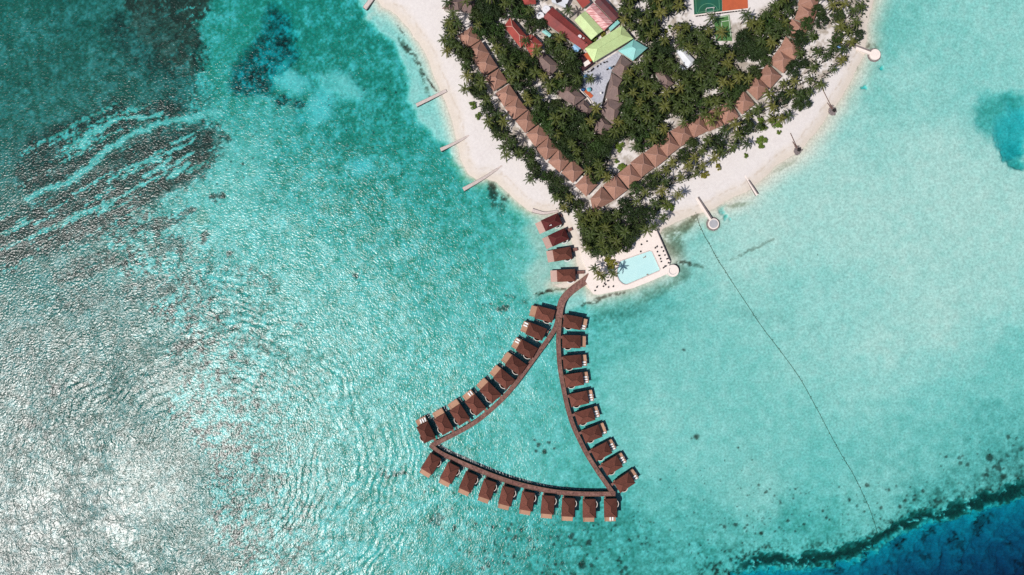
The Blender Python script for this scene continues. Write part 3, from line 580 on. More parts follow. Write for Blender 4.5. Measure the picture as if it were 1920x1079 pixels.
# ------------------------------------------------------------------ water
def make_water():
    m = bpy.data.materials.new('lagoon_water'); m.use_nodes = True; nt = m.node_tree; nt.nodes.clear(); L = nt.links.new
    o = N(nt, 'ShaderNodeOutputMaterial'); ge = N(nt, 'ShaderNodeNewGeometry')
    c = W(430, 860)
    sub = N(nt, 'ShaderNodeVectorMath', operation='SUBTRACT'); sub.inputs[1].default_value = (c.x, c.y, 0); L(ge.outputs['Position'], sub.inputs[0])
    sep = N(nt, 'ShaderNodeSeparateXYZ'); L(sub.outputs[0], sep.inputs[0])
    ln = N(nt, 'ShaderNodeVectorMath', operation='LENGTH'); L(sub.outputs[0], ln.inputs[0])
    at = N(nt, 'ShaderNodeMath', operation='ARCTAN2'); L(sep.outputs['Y'], at.inputs[0]); L(sep.outputs['X'], at.inputs[1])
    th = N(nt, 'ShaderNodeMath', operation='MULTIPLY'); th.inputs[1].default_value = 30.0; L(at.outputs[0], th.inputs[0])
    cmb = N(nt, 'ShaderNodeCombineXYZ'); L(ln.outputs['Value'], cmb.inputs['X']); L(th.outputs[0], cmb.inputs['Y'])
    wn = N(nt, 'ShaderNodeTexNoise'); wn.inputs['Scale'].default_value = 0.05; wn.inputs['Detail'].default_value = 3; L(ge.outputs['Position'], wn.inputs['Vector'])
    wm = N(nt, 'ShaderNodeVectorMath', operation='MULTIPLY_ADD'); wm.inputs[1].default_value = (34, 34, 0); L(wn.outputs['Color'], wm.inputs[0]); L(cmb.outputs[0], wm.inputs[2])
    nA = N(nt, 'ShaderNodeTexNoise'); nA.inputs['Scale'].default_value = 1.0; nA.inputs['Detail'].default_value = 1.6; nA.inputs['Roughness'].default_value = 0.5; nA.inputs['Distortion'].default_value = 0.8; L(wm.outputs[0], nA.inputs['Vector'])
    nB = N(nt, 'ShaderNodeTexNoise'); nB.inputs['Scale'].default_value = 1.05; nB.inputs['Detail'].default_value = 1.6; L(ge.outputs['Position'], nB.inputs['Vector'])
    # long refracted swell: faint rings about a point off the reef
    nC = N(nt, 'ShaderNodeTexNoise'); nC.inputs['Scale'].default_value = 0.03; nC.inputs['Detail'].default_value = 3; L(ge.outputs['Position'], nC.inputs['Vector'])
    k1 = N(nt, 'ShaderNodeMath', operation='MULTIPLY_ADD'); k1.inputs[1].default_value = 30.0; L(nC.outputs['Fac'], k1.inputs[0]); L(ln.outputs['Value'], k1.inputs[2])
    k2 = N(nt, 'ShaderNodeMath', operation='MULTIPLY'); k2.inputs[1].default_value = 2 * math.pi / 4.0; L(k1.outputs[0], k2.inputs[0])
    sn = N(nt, 'ShaderNodeMath', operation='SINE'); L(k2.outputs[0], sn.inputs[0])
    nD = N(nt, 'ShaderNodeTexNoise'); nD.inputs['Scale'].default_value = 0.022; nD.inputs['Detail'].default_value = 2; L(sub.outputs[0], nD.inputs['Vector'])
    msk = N(nt, 'ShaderNodeMapRange'); msk.inputs['From Min'].default_value = 0.40; msk.inputs['From Max'].default_value = 0.62; L(nD.outputs['Fac'], msk.inputs['Value'])
    fall = N(nt, 'ShaderNodeMapRange'); fall.inputs['From Min'].default_value = 70; fall.inputs['From Max'].default_value = 125; fall.inputs['To Min'].default_value = 1; fall.inputs['To Max'].default_value = 0.0; L(ln.outputs['Value'], fall.inputs['Value'])
    mm = N(nt, 'ShaderNodeMath', operation='MULTIPLY'); L(msk.outputs[0], mm.inputs[0]); L(fall.outputs[0], mm.inputs[1])
    sw = N(nt, 'ShaderNodeMath', operation='MULTIPLY'); L(sn.outputs[0], sw.inputs[0]); L(mm.outputs[0], sw.inputs[1])
    pw = N(nt, 'ShaderNodeMapRange'); pw.inputs['From Min'].default_value = 70; pw.inputs['From Max'].default_value = 190; pw.inputs['To Min'].default_value = 1.3; pw.inputs['To Max'].default_value = 0.15; L(ln.outputs['Value'], pw.inputs['Value'])
    a1 = N(nt, 'ShaderNodeMath', operation='MULTIPLY'); pf = N(nt, 'ShaderNodeMapRange'); pf.inputs['From Min'].default_value = 18; pf.inputs['From Max'].default_value = 60; pf.inputs['To Min'].default_value = 0.0; L(ln.outputs['Value'], pf.inputs['Value']); pq = N(nt, 'ShaderNodeMath', operation='MULTIPLY'); L(pw.outputs[0], pq.inputs[0]); L(pf.outputs[0], pq.inputs[1]); L(pq.outputs[0], a1.inputs[1]); L(nA.outputs['Fac'], a1.inputs[0])
    a2 = N(nt, 'ShaderNodeMath', operation='MULTIPLY_ADD'); a2.inputs[1].default_value = 0.95; L(nB.outputs['Fac'], a2.inputs[0]); L(a1.outputs[0], a2.inputs[2])
    iso = N(nt, 'ShaderNodeMapRange'); iso.inputs['From Min'].default_value = 14; iso.inputs['From Max'].default_value = 55; iso.inputs['To Min'].default_value = 1.9; iso.inputs['To Max'].default_value = 0.95; L(ln.outputs['Value'], iso.inputs['Value']); L(iso.outputs[0], a2.inputs[1])
    gp = N(nt, 'ShaderNodeSeparateXYZ'); L(ge.outputs['Position'], gp.inputs[0])
    lee = N(nt, 'ShaderNodeMapRange', interpolation_type='SMOOTHSTEP'); lee.inputs['From Min'].default_value = -20; lee.inputs['From Max'].default_value = 90; lee.inputs['To Min'].default_value = 1.0; lee.inputs['To Max'].default_value = 0.42; L(gp.outputs['X'], lee.inputs['Value'])
    a3 = N(nt, 'ShaderNodeMath', operation='MULTIPLY_ADD'); a3.inputs[1].default_value = 0.36; L(sw.outputs[0], a3.inputs[0]); L(a2.outputs[0], a3.inputs[2])
    bp = N(nt, 'ShaderNodeBump'); bp.inputs['Strength'].default_value = 1.0; bp.inputs['Distance'].default_value = WAVE; gust = N(nt, 'ShaderNodeTexNoise'); gust.inputs['Scale'].default_value = 0.018; gust.inputs['Detail'].default_value = 4; L(ge.outputs['Position'], gust.inputs['Vector'])
    gm = N(nt, 'ShaderNodeMapRange'); gm.inputs['From Min'].default_value = 0.33; gm.inputs['From Max'].default_value = 0.67; gm.inputs['To Min'].default_value = 0.8; gm.inputs['To Max'].default_value = 1.3; L(gust.outputs['Fac'], gm.inputs['Value'])
    hg = N(nt, 'ShaderNodeMath', operation='MULTIPLY'); L(lee.outputs[0], hg.inputs[0]); L(gm.outputs[0], hg.inputs[1])
    hm = N(nt, 'ShaderNodeMath', operation='MULTIPLY'); L(a3.outputs[0], hm.inputs[0]); L(hg.outputs[0], hm.inputs[1]); L(hm.outputs[0], bp.inputs['Height'])
    fr = N(nt, 'ShaderNodeFresnel'); fr.inputs['IOR'].default_value = 1.59
    gl = N(nt, 'ShaderNodeBsdfGlossy', distribution='BECKMANN'); gl.inputs['Roughness'].default_value = WROUGH; L(bp.outputs['Normal'], gl.inputs['Normal'])
    tr = N(nt, 'ShaderNodeBsdfTransparent')
    mx = N(nt, 'ShaderNodeMixShader'); L(fr.outputs[0], mx.inputs[0]); L(tr.outputs[0], mx.inputs[1]); L(gl.outputs[0], mx.inputs[2])
    L(mx.outputs[0], o.inputs['Surface'])
    ab = N(nt, 'ShaderNodeVolumeAbsorption'); ab.inputs['Density'].default_value = 1.0
    ab.inputs['Color'].default_value = (1 - 0.66, 1 - 0.112, 1 - 0.074, 1)
    L(ab.outputs[0], o.inputs['Volume'])
    mb = MB(); mb.prism([(-3400, -3400), (3400, -3400), (3400, 3400), (-3400, 3400)], -40, 0.0)
    me = mb.mesh('water', m); ob = link('water', me)
    tag(ob, 'clear turquoise lagoon water around the island', 'sea', None, 'structure')
WAVE = 0.20; WROUGH = 0.33
make_water()

# ------------------------------------------------------------------ beach villas in two rows
LEFT = [(879.5, 71), (896.5, 97), (912, 122), (930.5, 150), (949.8, 179), (967.3, 204), (988, 228.5), (1007.7, 254.5), (1026, 280), (1049, 302), (1074, 322), (1099.5, 347)]
RIGHT = [(1516, 4), (1511, 28.5), (1494, 57), (1481.5, 91), (1464.5, 115), (1442, 143), (1418.5, 165), (1392.5, 192), (1364, 212), (1336, 225), (1306.5, 237), (1279.3, 253), (1252.5, 271.5), (1230, 292), (1204, 310), (1180, 331), (1153.5, 352)]
def sq(c, t, along, across):
    t = Vector((t[0], t[1])).normalized(); n = Vector((-t.y, t.x)); c = Vector(c)
    return [c - t * along / 2 - n * across / 2, c - t * along / 2 + n * across / 2, c + t * along / 2 + n * across / 2, c + t * along / 2 - n * across / 2]
def beach_villa(c, t, along, across, label, land, flip=False):
    q = [(p.x, p.y) for p in sq(c, t, along, across)]
    if flip: q = q[1:] + q[:1]
    return house('beach_villa', q, 4.4, 2.5, 0.44, 'hut_roof', 'hut_wall', label, 'villa', 'hut_cap', 'beach villas with pale brown hip roofs', capr=0.15, land=land)
for i, c in enumerate(LEFT):
    a = LEFT[max(i - 1, 0)]; b = LEFT[min(i + 1, len(LEFT) - 1)]; n_ = min(i + 1, 11) - max(i - 1, 0)
    t = (b[0] - a[0], b[1] - a[1]); sp = math.hypot(*t) / n_
    beach_villa(c, t, min(sp - 1.7, 30), 31.5, 'pale brown hip roofed beach villa, %s from the top of the left row' % NTH[i], 'the %s beach villa down the left row' % NTH[i], False)
for i, c in enumerate(RIGHT):
    a = RIGHT[max(i - 1, 0)]; b = RIGHT[min(i + 1, len(RIGHT) - 1)]; n_ = min(i + 1, len(RIGHT) - 1) - max(i - 1, 0)
    t = (b[0] - a[0], b[1] - a[1]); sp = math.hypot(*t) / n_
    if i < 2: t = (-9, 27)
    beach_villa(c, t, min(max(sp - 1.2, 25.5), 31), 35, 'pale brown hip roofed beach villa, %s from the top of the right row' % NTH[i], 'the %s beach villa down the right row' % NTH[i], False)
house('beach_villa', [(1107, 373), (1128, 350), (1151, 376), (1112, 398)], 4.6, 2.8, 0.42, 'hut_roof', 'hut_wall', 'largest pale brown hip roofed beach villa, at the corner where both rows meet', 'villa', 'hut_cap', 'beach villas with pale brown hip roofs', land='the corner beach villa')

# ------------------------------------------------------------------ overwater villas
def make_water_villa(mirror, bath=True):
    """local x runs from the boardwalk to the sea, origin under the roof centre on the water"""
    k = MPP; s = 1 if mirror else -1
    root = bpy.data.objects.new('overwater_villa', None); COL.objects.link(root)
    hx, hy = 17.0 * k, 12.0 * k
    c = [(-hx, -hy), (-hx, hy), (hx, hy), (hx, -hy)]
    rf = part('roof', roof_mb(c, 3.3, 2.0, 0.36, 0.3), 'villa_roof', root)
    part('ridge_cap', cap_mb(c, 3.3, 2.0, 0.36, 0.10), 'villa_cap', rf)
    w_ = MB(); w_.prism([(-hx + .7, -hy + .6), (hx - .9, -hy + .6), (hx - .9, hy - .6), (-hx + .7, hy - .6)], 1.2, 3.05); part('wall', w_, 'timber_wall', root)
    d_ = MB(); d_.prism([(-hx + .3, -hy + .3), (hx + 10.5 * k, -hy + .45), (hx + 10.5 * k, hy - .45), (-hx + .3, hy - .3)], .95, 1.2); dk = part('deck', d_, 'deck', root)
    for yy in (-hy + .5, hy - .5):
        r_ = MB(); r_.tube([(hx - .5, yy, 2.1), (hx + 10.3 * k, yy, 2.1), (hx + 10.3 * k, yy, 1.2)], 0.05, 4); part('railing', r_, 'timber_wall', dk)
    b_ = MB(); xs = []
    for i in range(9):                       # curved white bath wall beside the roof
        t = math.pi * (0.04 + 0.80 * i / 8)
        xs.append((-hx + 2.6 - 1.75 * math.cos(t), s * (hy - 0.55 + 1.45 * math.sin(t))))
    xs.append((xs[-1][0] + 0.05, s * (hy - 0.2)))
    b_.ribbon(xs, 0.28, .9, 2.7); part('bath_wall', b_, 'cream', root)
    f_ = MB(); f_.prism([(-hx + 1.0, s * (hy - .6)), (-hx + 4.2, s * (hy - .6)), (-hx + 3.8, s * (hy + .7)), (-hx + 1.4, s * (hy + .7))], .92, 1.16); part('bath_floor', f_, 'dark', root)
    g_ = MB(); g_.prism([(-hx - 5.5 * k, -s * 1.8 - .6), (-hx + .6, -s * 1.8 - .6), (-hx + .6, -s * 1.8 + .6), (-hx - 5.5 * k, -s * 1.8 + .6)], 1.0, 1.17); part('access_bridge', g_, 'walk', root)
    t_ = MB(); t_.tube([(hx + 10.5 * k + .1, -.3, 1.2), (hx + 10.5 * k + .45, -.3, -1.0)], .05, 5); t_.tube([(hx + 10.5 * k + .1, .3, 1.2), (hx + 10.5 * k + .45, .3, -1.0)], .05, 5)
    for i in range(5): t_.tube([(hx + 10.5 * k + .13 + .06 * i, -.3, 1.0 - .35 * i), (hx + 10.5 * k + .13 + .06 * i, .3, 1.0 - .35 * i)], .04, 4)
    part('sea_ladder', t_, 'white', root)
    for (xx, yy) in ((-hx + .8, -hy + .7), (-hx + .8, hy - .7), (0, -hy + .7), (0, hy - .7), (hx + 2.2, -hy + .8), (hx + 2.2, hy - .8)):
        p_ = MB(); p_.cyl((xx, yy), 0.16, -2.6, .97, 8); part('stilt', p_, 'pile', root)
    return root
VL = make_water_villa(True); VR = make_water_villa(False)
def make_lounger():
    root = bpy.data.objects.new('sun_lounger', None); COL.objects.link(root)
    f_ = MB(); f_.prism([(-.95, -.36), (.95, -.36), (.95, .36), (-.95, .36)], 0.22, 0.30)
    for x in (-.8, .8):
        for y in (-.3, .3): f_.prism([(x - .04, y - .04), (x + .04, y - .04), (x + .04, y + .04), (x - .04, y + .04)], 0, 0.22)
    part('frame', f_, 'white', root)
    m_ = MB(); m_.prism([(-.9, -.33), (.4, -.33), (.4, .33), (-.9, .33)], 0.302, 0.42); part('mattress', m_, 'fabric_white', root)
    b_ = MB(); b_.add([(.4, -.33, .30), (.4, .33, .30), (.95, .33, .62), (.95, -.33, .62), (.4, -.33, .42), (.4, .33, .42), (.9, .33, .72), (.9, -.33, .72)], [(3, 2, 1, 0), (4, 5, 6, 7), (0, 1, 5, 4), (1, 2, 6, 5), (2, 3, 7, 6), (3, 0, 4, 7)]); part('backrest', b_, 'fabric_white', root)
    return root
LOUNGE = make_lounger(); used_l = [False]
def place_lounger(loc, rz, label, group):
    o = LOUNGE if not used_l[0] else copy_tree(LOUNGE); used_l[0] = True
    o.location = loc; o.rotation_euler = (0, 0, rz); tag(o, label, 'sun lounger', group)
ARCS = {
 'left arc': [((1021.6, 589.7), (-.97, .25)), ((1005, 622), (-.93, .37)), ((987.5, 655.5), (-.87, .49)), ((967.5, 684.8), (-.81, .585)), ((945, 711), (-.76, .65)), ((919.3, 736.5), (-.70, .71)), ((891.5, 759.8), (-.63, .78)), ((862, 778.3), (-.55, .83)), ((832, 796), (-.49, .87)), ((798.8, 811.5), (-.43, .90))],
 'right arc': [((1073.5, 604.5), (.98, -.18)), ((1071.5, 641), (1, -.02)), ((1073.2, 678.8), (.99, .09)), ((1076.5, 712.7), (.985, .15)), ((1085.6, 748.3), (.975, .21)), ((1096.8, 781.2), (.95, .30)), ((1109.8, 814), (.93, .36)), ((1127.8, 847), (.885, .465)), ((1147.4, 873.5), (.86, .51)), ((1170.6, 905.5), (.83, .56))],
 'bottom row': [((808.2, 870), (-.52, -.85)), ((843, 887.3), (-.46, -.89)), ((878, 904.2), (-.40, -.92)), ((913.5, 918.2), (-.33, -.94)), ((949.8, 930.8), (-.25, -.97)), ((988.2, 940.5), (-.17, -.985)), ((1027, 947.2), (-.09, -.995)), ((1065.3, 952), (-.05, -1)), ((1104.6, 953.8), (0, -1)), ((1144.6, 953), (.02, -1))]}
LNG = {'left arc': {2: 2, 3: 2, 7: 2, 10: 3}, 'right arc': {1: 2, 3: 2, 4: 3, 5: 3, 6: 3, 7: 1, 8: 3, 9: 3, 10: 2}, 'bottom row': {10: 2}}
WHERE = {'left arc': ('from the shore along the left arc',), 'right arc': ('from the shore along the right arc',), 'bottom row': ('from the left in the bottom row',)}
usedv = {}
for arc, lst in ARCS.items():
    proto = VR if arc == 'right arc' else VL
    for i, (c, u) in enumerate(lst):
        o = proto if proto.name not in usedv else copy_tree(proto); usedv[proto.name] = 1
        p = W(c[0], c[1], 3.3); a = math.atan2(u[1], u[0])
        o.location = (p.x, p.y, 0); o.rotation_euler = (0, 0, a)
        nl = LNG[arc].get(i + 1, 0)
        tag(o, 'overwater villa %s %s%s' % (NTH[i], WHERE[arc][0], ', loungers on deck' if nl else ', bare deck'), 'villa', 'overwater villas along the boardwalk')
        ROOFS.append([(c[0] - 18, c[1] - 18), (c[0] + 18, c[1] - 18), (c[0] + 18, c[1] + 18), (c[0] - 18, c[1] + 18)])
        s = 1 if arc == 'right arc' else -1
        for j in range(nl):
            lx = 17.0 * MPP + 1.25; ly = s * -1 * (2.0 - 1.15 * j) if arc != 'bottom row' else (1.2 - 1.15 * j)
            if arc == 'left arc': ly = (-0.6 - 1.2 * j) if nl < 3 else (0.3 - 1.1 * j)
            v = Matrix.Rotation(a, 3, 'Z') @ Vector((lx, ly, 0)); r_ = random.uniform(-.12, .12)
            lab = 'white lounger, %sdeck of the %s villa %s' % ('' if nl == 1 else ((['end one', 'middle one', 'inner one'] if nl == 3 else ['upper one', 'lower one'])[j] + ', '), NTH[i], {'left arc': 'down the left arc', 'right arc': 'down the right arc', 'bottom row': 'along the bottom row'}[arc])
            place_lounger((p.x + v.x, p.y + v.y, 1.2), a + math.pi + r_, lab, 'white sun loungers on the villa decks')
# --- four villas against the shore with their own little bridges
def shore_villa(c, u, n_, brl, lab):
    u = Vector((u[0], u[1], 0)).normalized(); v = Vector((-u.y, u.x, 0)); p = W(c[0], c[1], 3.6); p.z = 0
    root = thing('shore_villa', lab, 'villa', (p.x, p.y, 0), 'maroon roofed villas standing in the shallows')
    hx, hy = 17 * MPP, 11.3 * MPP
    P = lambda a, b: p + u * a + v * b
    cc = [P(-hx, -hy), P(-hx, hy), P(hx, hy), P(hx, -hy)]
    rf = part('roof', roof_mb(cc, 3.6, 2.0, 0.34, 0.3), 'red_villa_roof' if n_ < 2 else 'villa_roof', root)
    part('ridge_cap', cap_mb(cc, 3.6, 2.0, 0.34, 0.1), 'villa_cap', rf)
    m_ = MB(); m_.prism([P(-hx + .7, -hy + .6), P(hx - .8, -hy + .6), P(hx - .8, hy - .6), P(-hx + .7, hy - .6)], 1.2, 3.05); part('wall', m_, 'timber_wall', root)
    m_ = MB(); m_.prism([P(-hx + .3, -hy + .2), P(hx + 11.5 * MPP, -hy + .1), P(hx + 11.5 * MPP, hy - .2), P(-hx + .3, hy - .2)], 1.2, 1.5); part('deck', m_, 'deck_pink', root)
    m_ = MB(); pts = []
    for i in range(8):
        t = math.pi * (0.05 + .8 * i / 7); q = P(-hx + 2.4 - 1.6 * math.cos(t), hy - .3 + 1.1 * math.sin(t)); pts.append((q.x, q.y))
    m_.ribbon(pts, 0.3, 1.2, 3.2); part('bath_wall', m_, 'white', root)
    m_ = MB(); m_.ribbon([P(-hx + .5, -1.2), P(-hx - brl, -1.2)], 1.5, 1.3, 1.48); part('access_bridge', m_, 'walk', root)
    for (xx, yy) in ((-hx + .8, -hy + .7), (-hx + .8, hy - .7), (hx - .5, -hy + .7), (hx - .5, hy - .7), (hx + 2.4, -hy + .8), (hx + 2.4, hy - .8)):
        q = P(xx, yy); m_ = MB(); m_.cyl((q.x, q.y), .16, -1.8, 1.2, 8); part('stilt', m_, 'pile', root)
    if n_ == 0:
        m_ = MB(); q = P(1.2, 1.2); m_.obox((q.x, q.y), u, .5, .12, 4.5, 5.3); m_.obox((q.x + .3, q.y + .2), v, .3, .1, 4.5, 5.32); part('roof_repair_patch', m_, 'fabric_white', rf)
    ROOFS.append([(c[0] - 17, c[1] - 15), (c[0] + 17, c[1] - 15), (c[0] + 17, c[1] + 15), (c[0] - 17, c[1] + 15)])
for i, (c, u, br) in enumerate((((1034.3, 417), (-.91, -.41), 1.6), ((1047.3, 445.5), (-.91, -.41), 3.4), ((1054.6, 477), (-.98, -.17), 3.2), ((1061.6, 517), (-1, -.05), 4.6))):
    shore_villa(c, u, i, br, 'maroon roofed villa in the shallows, %s of four from the top%s' % (NTH[i], ', white mark on roof' if i == 0 else ''))

# ------------------------------------------------------------------ boardwalks
def smooth(pts, n=6):
    P = [Vector((p[0], p[1])) for p in pts]; out = []
    for i in range(len(P) - 1):
        p0 = P[max(i - 1, 0)]; p1 = P[i]; p2 = P[i + 1]; p3 = P[min(i + 2, len(P) - 1)]
        for k in range(n):
            t = k / n; out.append(0.5 * ((2 * p1) + (p2 - p0) * t + (2 * p0 - 5 * p1 + 4 * p2 - p3) * t * t + (3 * p1 - p0 - 3 * p2 + p3) * t ** 3))
    out.append(P[-1]); return out
def boardwalk(pts, w0, w1, z, label, npile):
    sp = smooth(pts); n = len(sp); wp = [W(p.x, p.y, z) for p in sp]; wd = [(w0 + (w1 - w0) * i / (n - 1)) * MPP for i in range(n)]
    mid_ = wp[n // 2]; root = thing('boardwalk', label, 'boardwalk', (mid_.x, mid_.y, 0), 'timber boardwalks over the lagoon')
    m_ = MB(); m_.ribbon(wp, wd, z - .18, z); part('walkway_deck', m_, 'walk', root)
    for s in (-1, 1):
        e = MB(); ep = []
        for i, p in enumerate(wp):
            d = (wp[min(i + 1, n - 1)] - wp[max(i - 1, 0)]).normalized(); ep.append(p + Vector((-d.y, d.x, 0)) * s * (wd[i] / 2 - .1))
        e.ribbon(ep, .18, z - .3, z + .14); part('edge_beam', e, 'timber_wall', root)
    L_ = [0]
    for i in range(n - 1): L_.append(L_[-1] + (wp[i + 1] - wp[i]).length)
    for k in range(npile):
        t = L_[-1] * (k + .5) / npile; i = max(j for j in range(n) if L_[j] <= t); d = (wp[min(i + 1, n - 1)] - wp[max(i - 1, 0)]).normalized()
        for s in (-1, 1):
            q = wp[i] + Vector((-d.y, d.x, 0)) * s * (wd[i] / 2 - .25); pm = MB(); pm.cyl((q.x, q.y), .14, -2.4, z - .18, 7); part('pile', pm, 'pile', root)
boardwalk([(1107.5, 518.5), (1091, 531), (1073, 544), (1057, 560), (1050.5, 577), (1048, 596)], 15.5, 12.5, 1.27, 'wide curved timber boardwalk leaving the pool terrace', 8)
boardwalk([(1046.5, 596), (1040, 617), (1024.6, 641), (1007.5, 664), (988.5, 690), (967, 719), (943, 747), (912, 776), (881, 798.5), (836.4, 822.5), (808, 836)], 8.4, 8.4, 1.25, 'curved timber boardwalk behind the left arc of overwater villas', 20)
boardwalk([(1049.5, 597), (1047.8, 620), (1046.8, 643), (1049.2, 684), (1054.5, 718), (1063.5, 762), (1074, 797), (1087.6, 827), (1101, 853), (1122.5, 887), (1151, 927.5)], 8.4, 8.4, 1.235, 'curved timber boardwalk behind the right arc of overwater villas', 20)
boardwalk([(807, 834), (822, 847.5), (849, 861), (886, 877), (923, 892), (967.6, 907), (1017, 918.5), (1054, 924), (1098.6, 926.6), (1154, 926.4)], 8.8, 8.8, 1.22, 'curved timber boardwalk above the bottom row of overwater villas', 20)

# ------------------------------------------------------------------ jetties, groynes
def groyne(pts, w0, w1, z, label, mat='stone', name='stone_groyne', cat='groyne', group='pale stone groynes on the western beach'):
    sp = smooth(pts, 4) if len(pts) > 2 else [Vector(pts[0]), Vector(((pts[0][0] + pts[1][0]) / 2, (pts[0][1] + pts[1][1]) / 2)), Vector(pts[1])]
    n = len(sp); wp = [W(p.x, p.y, z) for p in sp]; wd = [(w0 + (w1 - w0) * i / (n - 1)) * MPP for i in range(n)]
    root = thing(name, label, cat, (wp[0].x, wp[0].y, 0), group)
    m_ = MB(); m_.ribbon(wp, wd, -1.4, z - .1); part('stone_core', m_, 'grey_stone', root)
    c_ = MB(); c_.ribbon(wp, [d * .82 for d in wd], z - .12, z); part('capping', c_, mat, root)
    return root
groyne([(683.5, 16), (700, -6)], 9, 9, .75, 'broad pale stone groyne cut by the top edge, upper left of the beach')
groyne([(780.5, 197.5), (837, 170)], 7.0, 6.0, .75, 'straight pale stone groyne, upper of the two beside the round shrubs')
groyne([(826, 281), (862, 264), (903, 240)], 7.6, 2.0, .8, 'pale stone groyne fading into the sand, just below the two round shrubs')
groyne([(868.5, 355.5), (910, 332), (951, 304)], 8.2, 3.0, .85, 'long pale stone groyne reaching past the dark underwater rock')
groyne([(998, 394.5), (1010, 398), (1022, 400), (1046, 396)], 8, 4, .85, 'short bent stone groyne above the maroon roofed villas')
def round_pier(stem, head, rad, w, z, label, plate):
    c = W(head[0], head[1], z); root = thing('round_pier', label, 'pier', (c.x, c.y, 0), 'round headed piers')
    m_ = MB(); m_.ribbon([W(p[0], p[1], z) for p in stem], w * MPP, -.9, z - .02); st = part('causeway', m_, 'terrace', root)
    k_ = MB()
    a, b = W(*stem[0], z), W(*stem[-1], z); d = (b - a).normalized(); nn = Vector((-d.y, d.x, 0))
    k_.ribbon([a + nn * w * MPP * .36, b + nn * w * MPP * .36], .55, z - .3, z + .5); part('parapet', k_, 'grey_stone', st)
    m_ = MB(); m_.cyl(c, rad * MPP, -1.4, z, 40); part('pier_head', m_, 'terrace', root)
    m_ = MB(); m_.cyl((c.x, c.y), rad * MPP * .80, z, z + .12, 36); part('paved_top', m_, plate, root)
    m_ = MB()
    for k in range(26): a = k * 2 * math.pi / 26; m_.blob((c.x + (rad * MPP + .3) * math.cos(a), c.y + (rad * MPP + .3) * math.sin(a), 0.0), .55, k, .7)
    part('rock_skirt', m_, 'grey_stone', root)
    return root
round_pier([(1307, 371), (1320, 392), (1333, 412)], (1338, 420), 10, 5.5, .95, 'pale pier with a round grey topped head below the beach palms', 'concrete')
round_pier([(1592, 84), (1612, 92), (1632, 99)], (1641, 102.5), 10, 7, .95, 'pale pier with a round white head at the upper right beach', 'terrace')
def stone_jetty(head, a1, a2, label):
    c = W(head[0], head[1], .7); root = thing('stone_jetty', label, 'jetty', (c.x, c.y, 0), 'small jetties with rounded stone heads')
    m_ = MB(); rg_ = random.Random(int(head[0]))
    for k in range(60):
        r_ = 7.2 * MPP * math.sqrt(rg_.random()); t = rg_.uniform(0, 6.28)
        m_.blob((c.x + r_ * math.cos(t) * .9, c.y + r_ * math.sin(t), .55 - r_ * .22), rg_.uniform(.35, .75), k, .7)
    tip = W((a1[0] + a2[0]) / 2 * .35 + head[0] * .65, (a1[1] + a2[1]) / 2 * .35 + head[1] * .65, .8)
    for k in range(22):
        t = k / 22; q = c.lerp(tip, t); wv = 1.5 * (1 - t) + .25
        m_.blob((q.x + rg_.uniform(-wv, wv), q.y + rg_.uniform(-wv, wv), .75), rg_.uniform(.3, .55), k + 80, .7)
    part('boulder_head', m_, 'grey_stone', root)
    m_ = MB(); m_.cyl((c.x + .5, c.y + .25), 1.05, .4, 1.35, 12, .7); part('round_plinth', m_, 'kerb', root)
    for a in (a1, a2):
        p = W(a[0], a[1], 1.3); m_ = MB(); m_.tube([p, p.lerp(c, .55) + Vector((0, 0, .1)), c + Vector(((p - c).normalized().x * .9, (p - c).normalized().y * .9, .35))], .17, 6); part('timber_rail', m_, 'pile', root)
stone_jetty((1562, 208), (1541, 165), (1551, 193), 'small jetty with a rounded grey stone head, upper of the two on the right beach')
stone_jetty((1496, 282), (1482, 250), (1486, 266), 'small jetty with a rounded grey stone head, lower of the two on the right beach')
root = groyne([(1391, 320), (1404, 341), (1420, 366)], 1.6, 6.5, .8, 'tapering stone jetty between the round grey pier and the boulder jetties', 'terrace', 'tapering_jetty', 'jetty', 'tapering stone jetty')
m_ = MB(); m_.tube([W(1404, 338, 1.0), W(1421, 364, 1.0)], .3, 8); part('side_wall', m_, 'grey_stone', root)

# ------------------------------------------------------------------ pool terrace
TERR = [(1232, 434), (1257, 490), (1251, 514), (1220, 527.5), (1186, 541), (1150, 547.5), (1124, 552.8), (1114, 552.5), (1108, 546), (1103, 536), (1098, 528), (1104, 514), (1095, 492), (1088, 470), (1110, 450), (1160, 440), (1200, 438), (1222, 430)]
POOL = [(1162.5, 489.8), (1217.8, 470.5), (1222.5, 471.8), (1237.8, 505), (1236.3, 508.3), (1176, 534), (1172, 534.4), (1166.7, 532.3), (1160.5, 526.5), (1157, 518), (1156, 509), (1159, 499)]
c = W(1195, 500, 1.4); root = thing('pool_terrace', 'pale paved terrace around the swimming pool at the tip of the island', 'terrace', (c.x, c.y, 0))
zt = 1.45
# terrace floor as a ring round the pool so that the basin is a real hole
def bridge_poly(outer, hole):
    best = min(((i, j) for i in range(len(outer)) for j in range(len(hole))), key=lambda ij: (outer[ij[0]][0] - hole[ij[1]][0]) ** 2 + (outer[ij[0]][1] - hole[ij[1]][1]) ** 2)
    i, j = best; return outer[:i + 1] + hole[j:] + hole[:j + 1] + outer[i:]
def area2(p): return sum(p[i][0] * p[(i + 1) % len(p)][1] - p[(i + 1) % len(p)][0] * p[i][1] for i in range(len(p)))
o2 = [tuple(W(p[0], p[1], zt))[:2] for p in TERR]; h2 = [tuple(W(p[0], p[1], zt))[:2] for p in POOL]
if area2(o2) < 0: o2.reverse()
if area2(h2) > 0: h2.reverse()
import mathutils.geometry as mg
flat = o2 + h2; tris = mg.tessellate_polygon([[Vector((x, y, 0)) for x, y in o2], [Vector((x, y, 0)) for x, y in h2]])
m_ = MB()
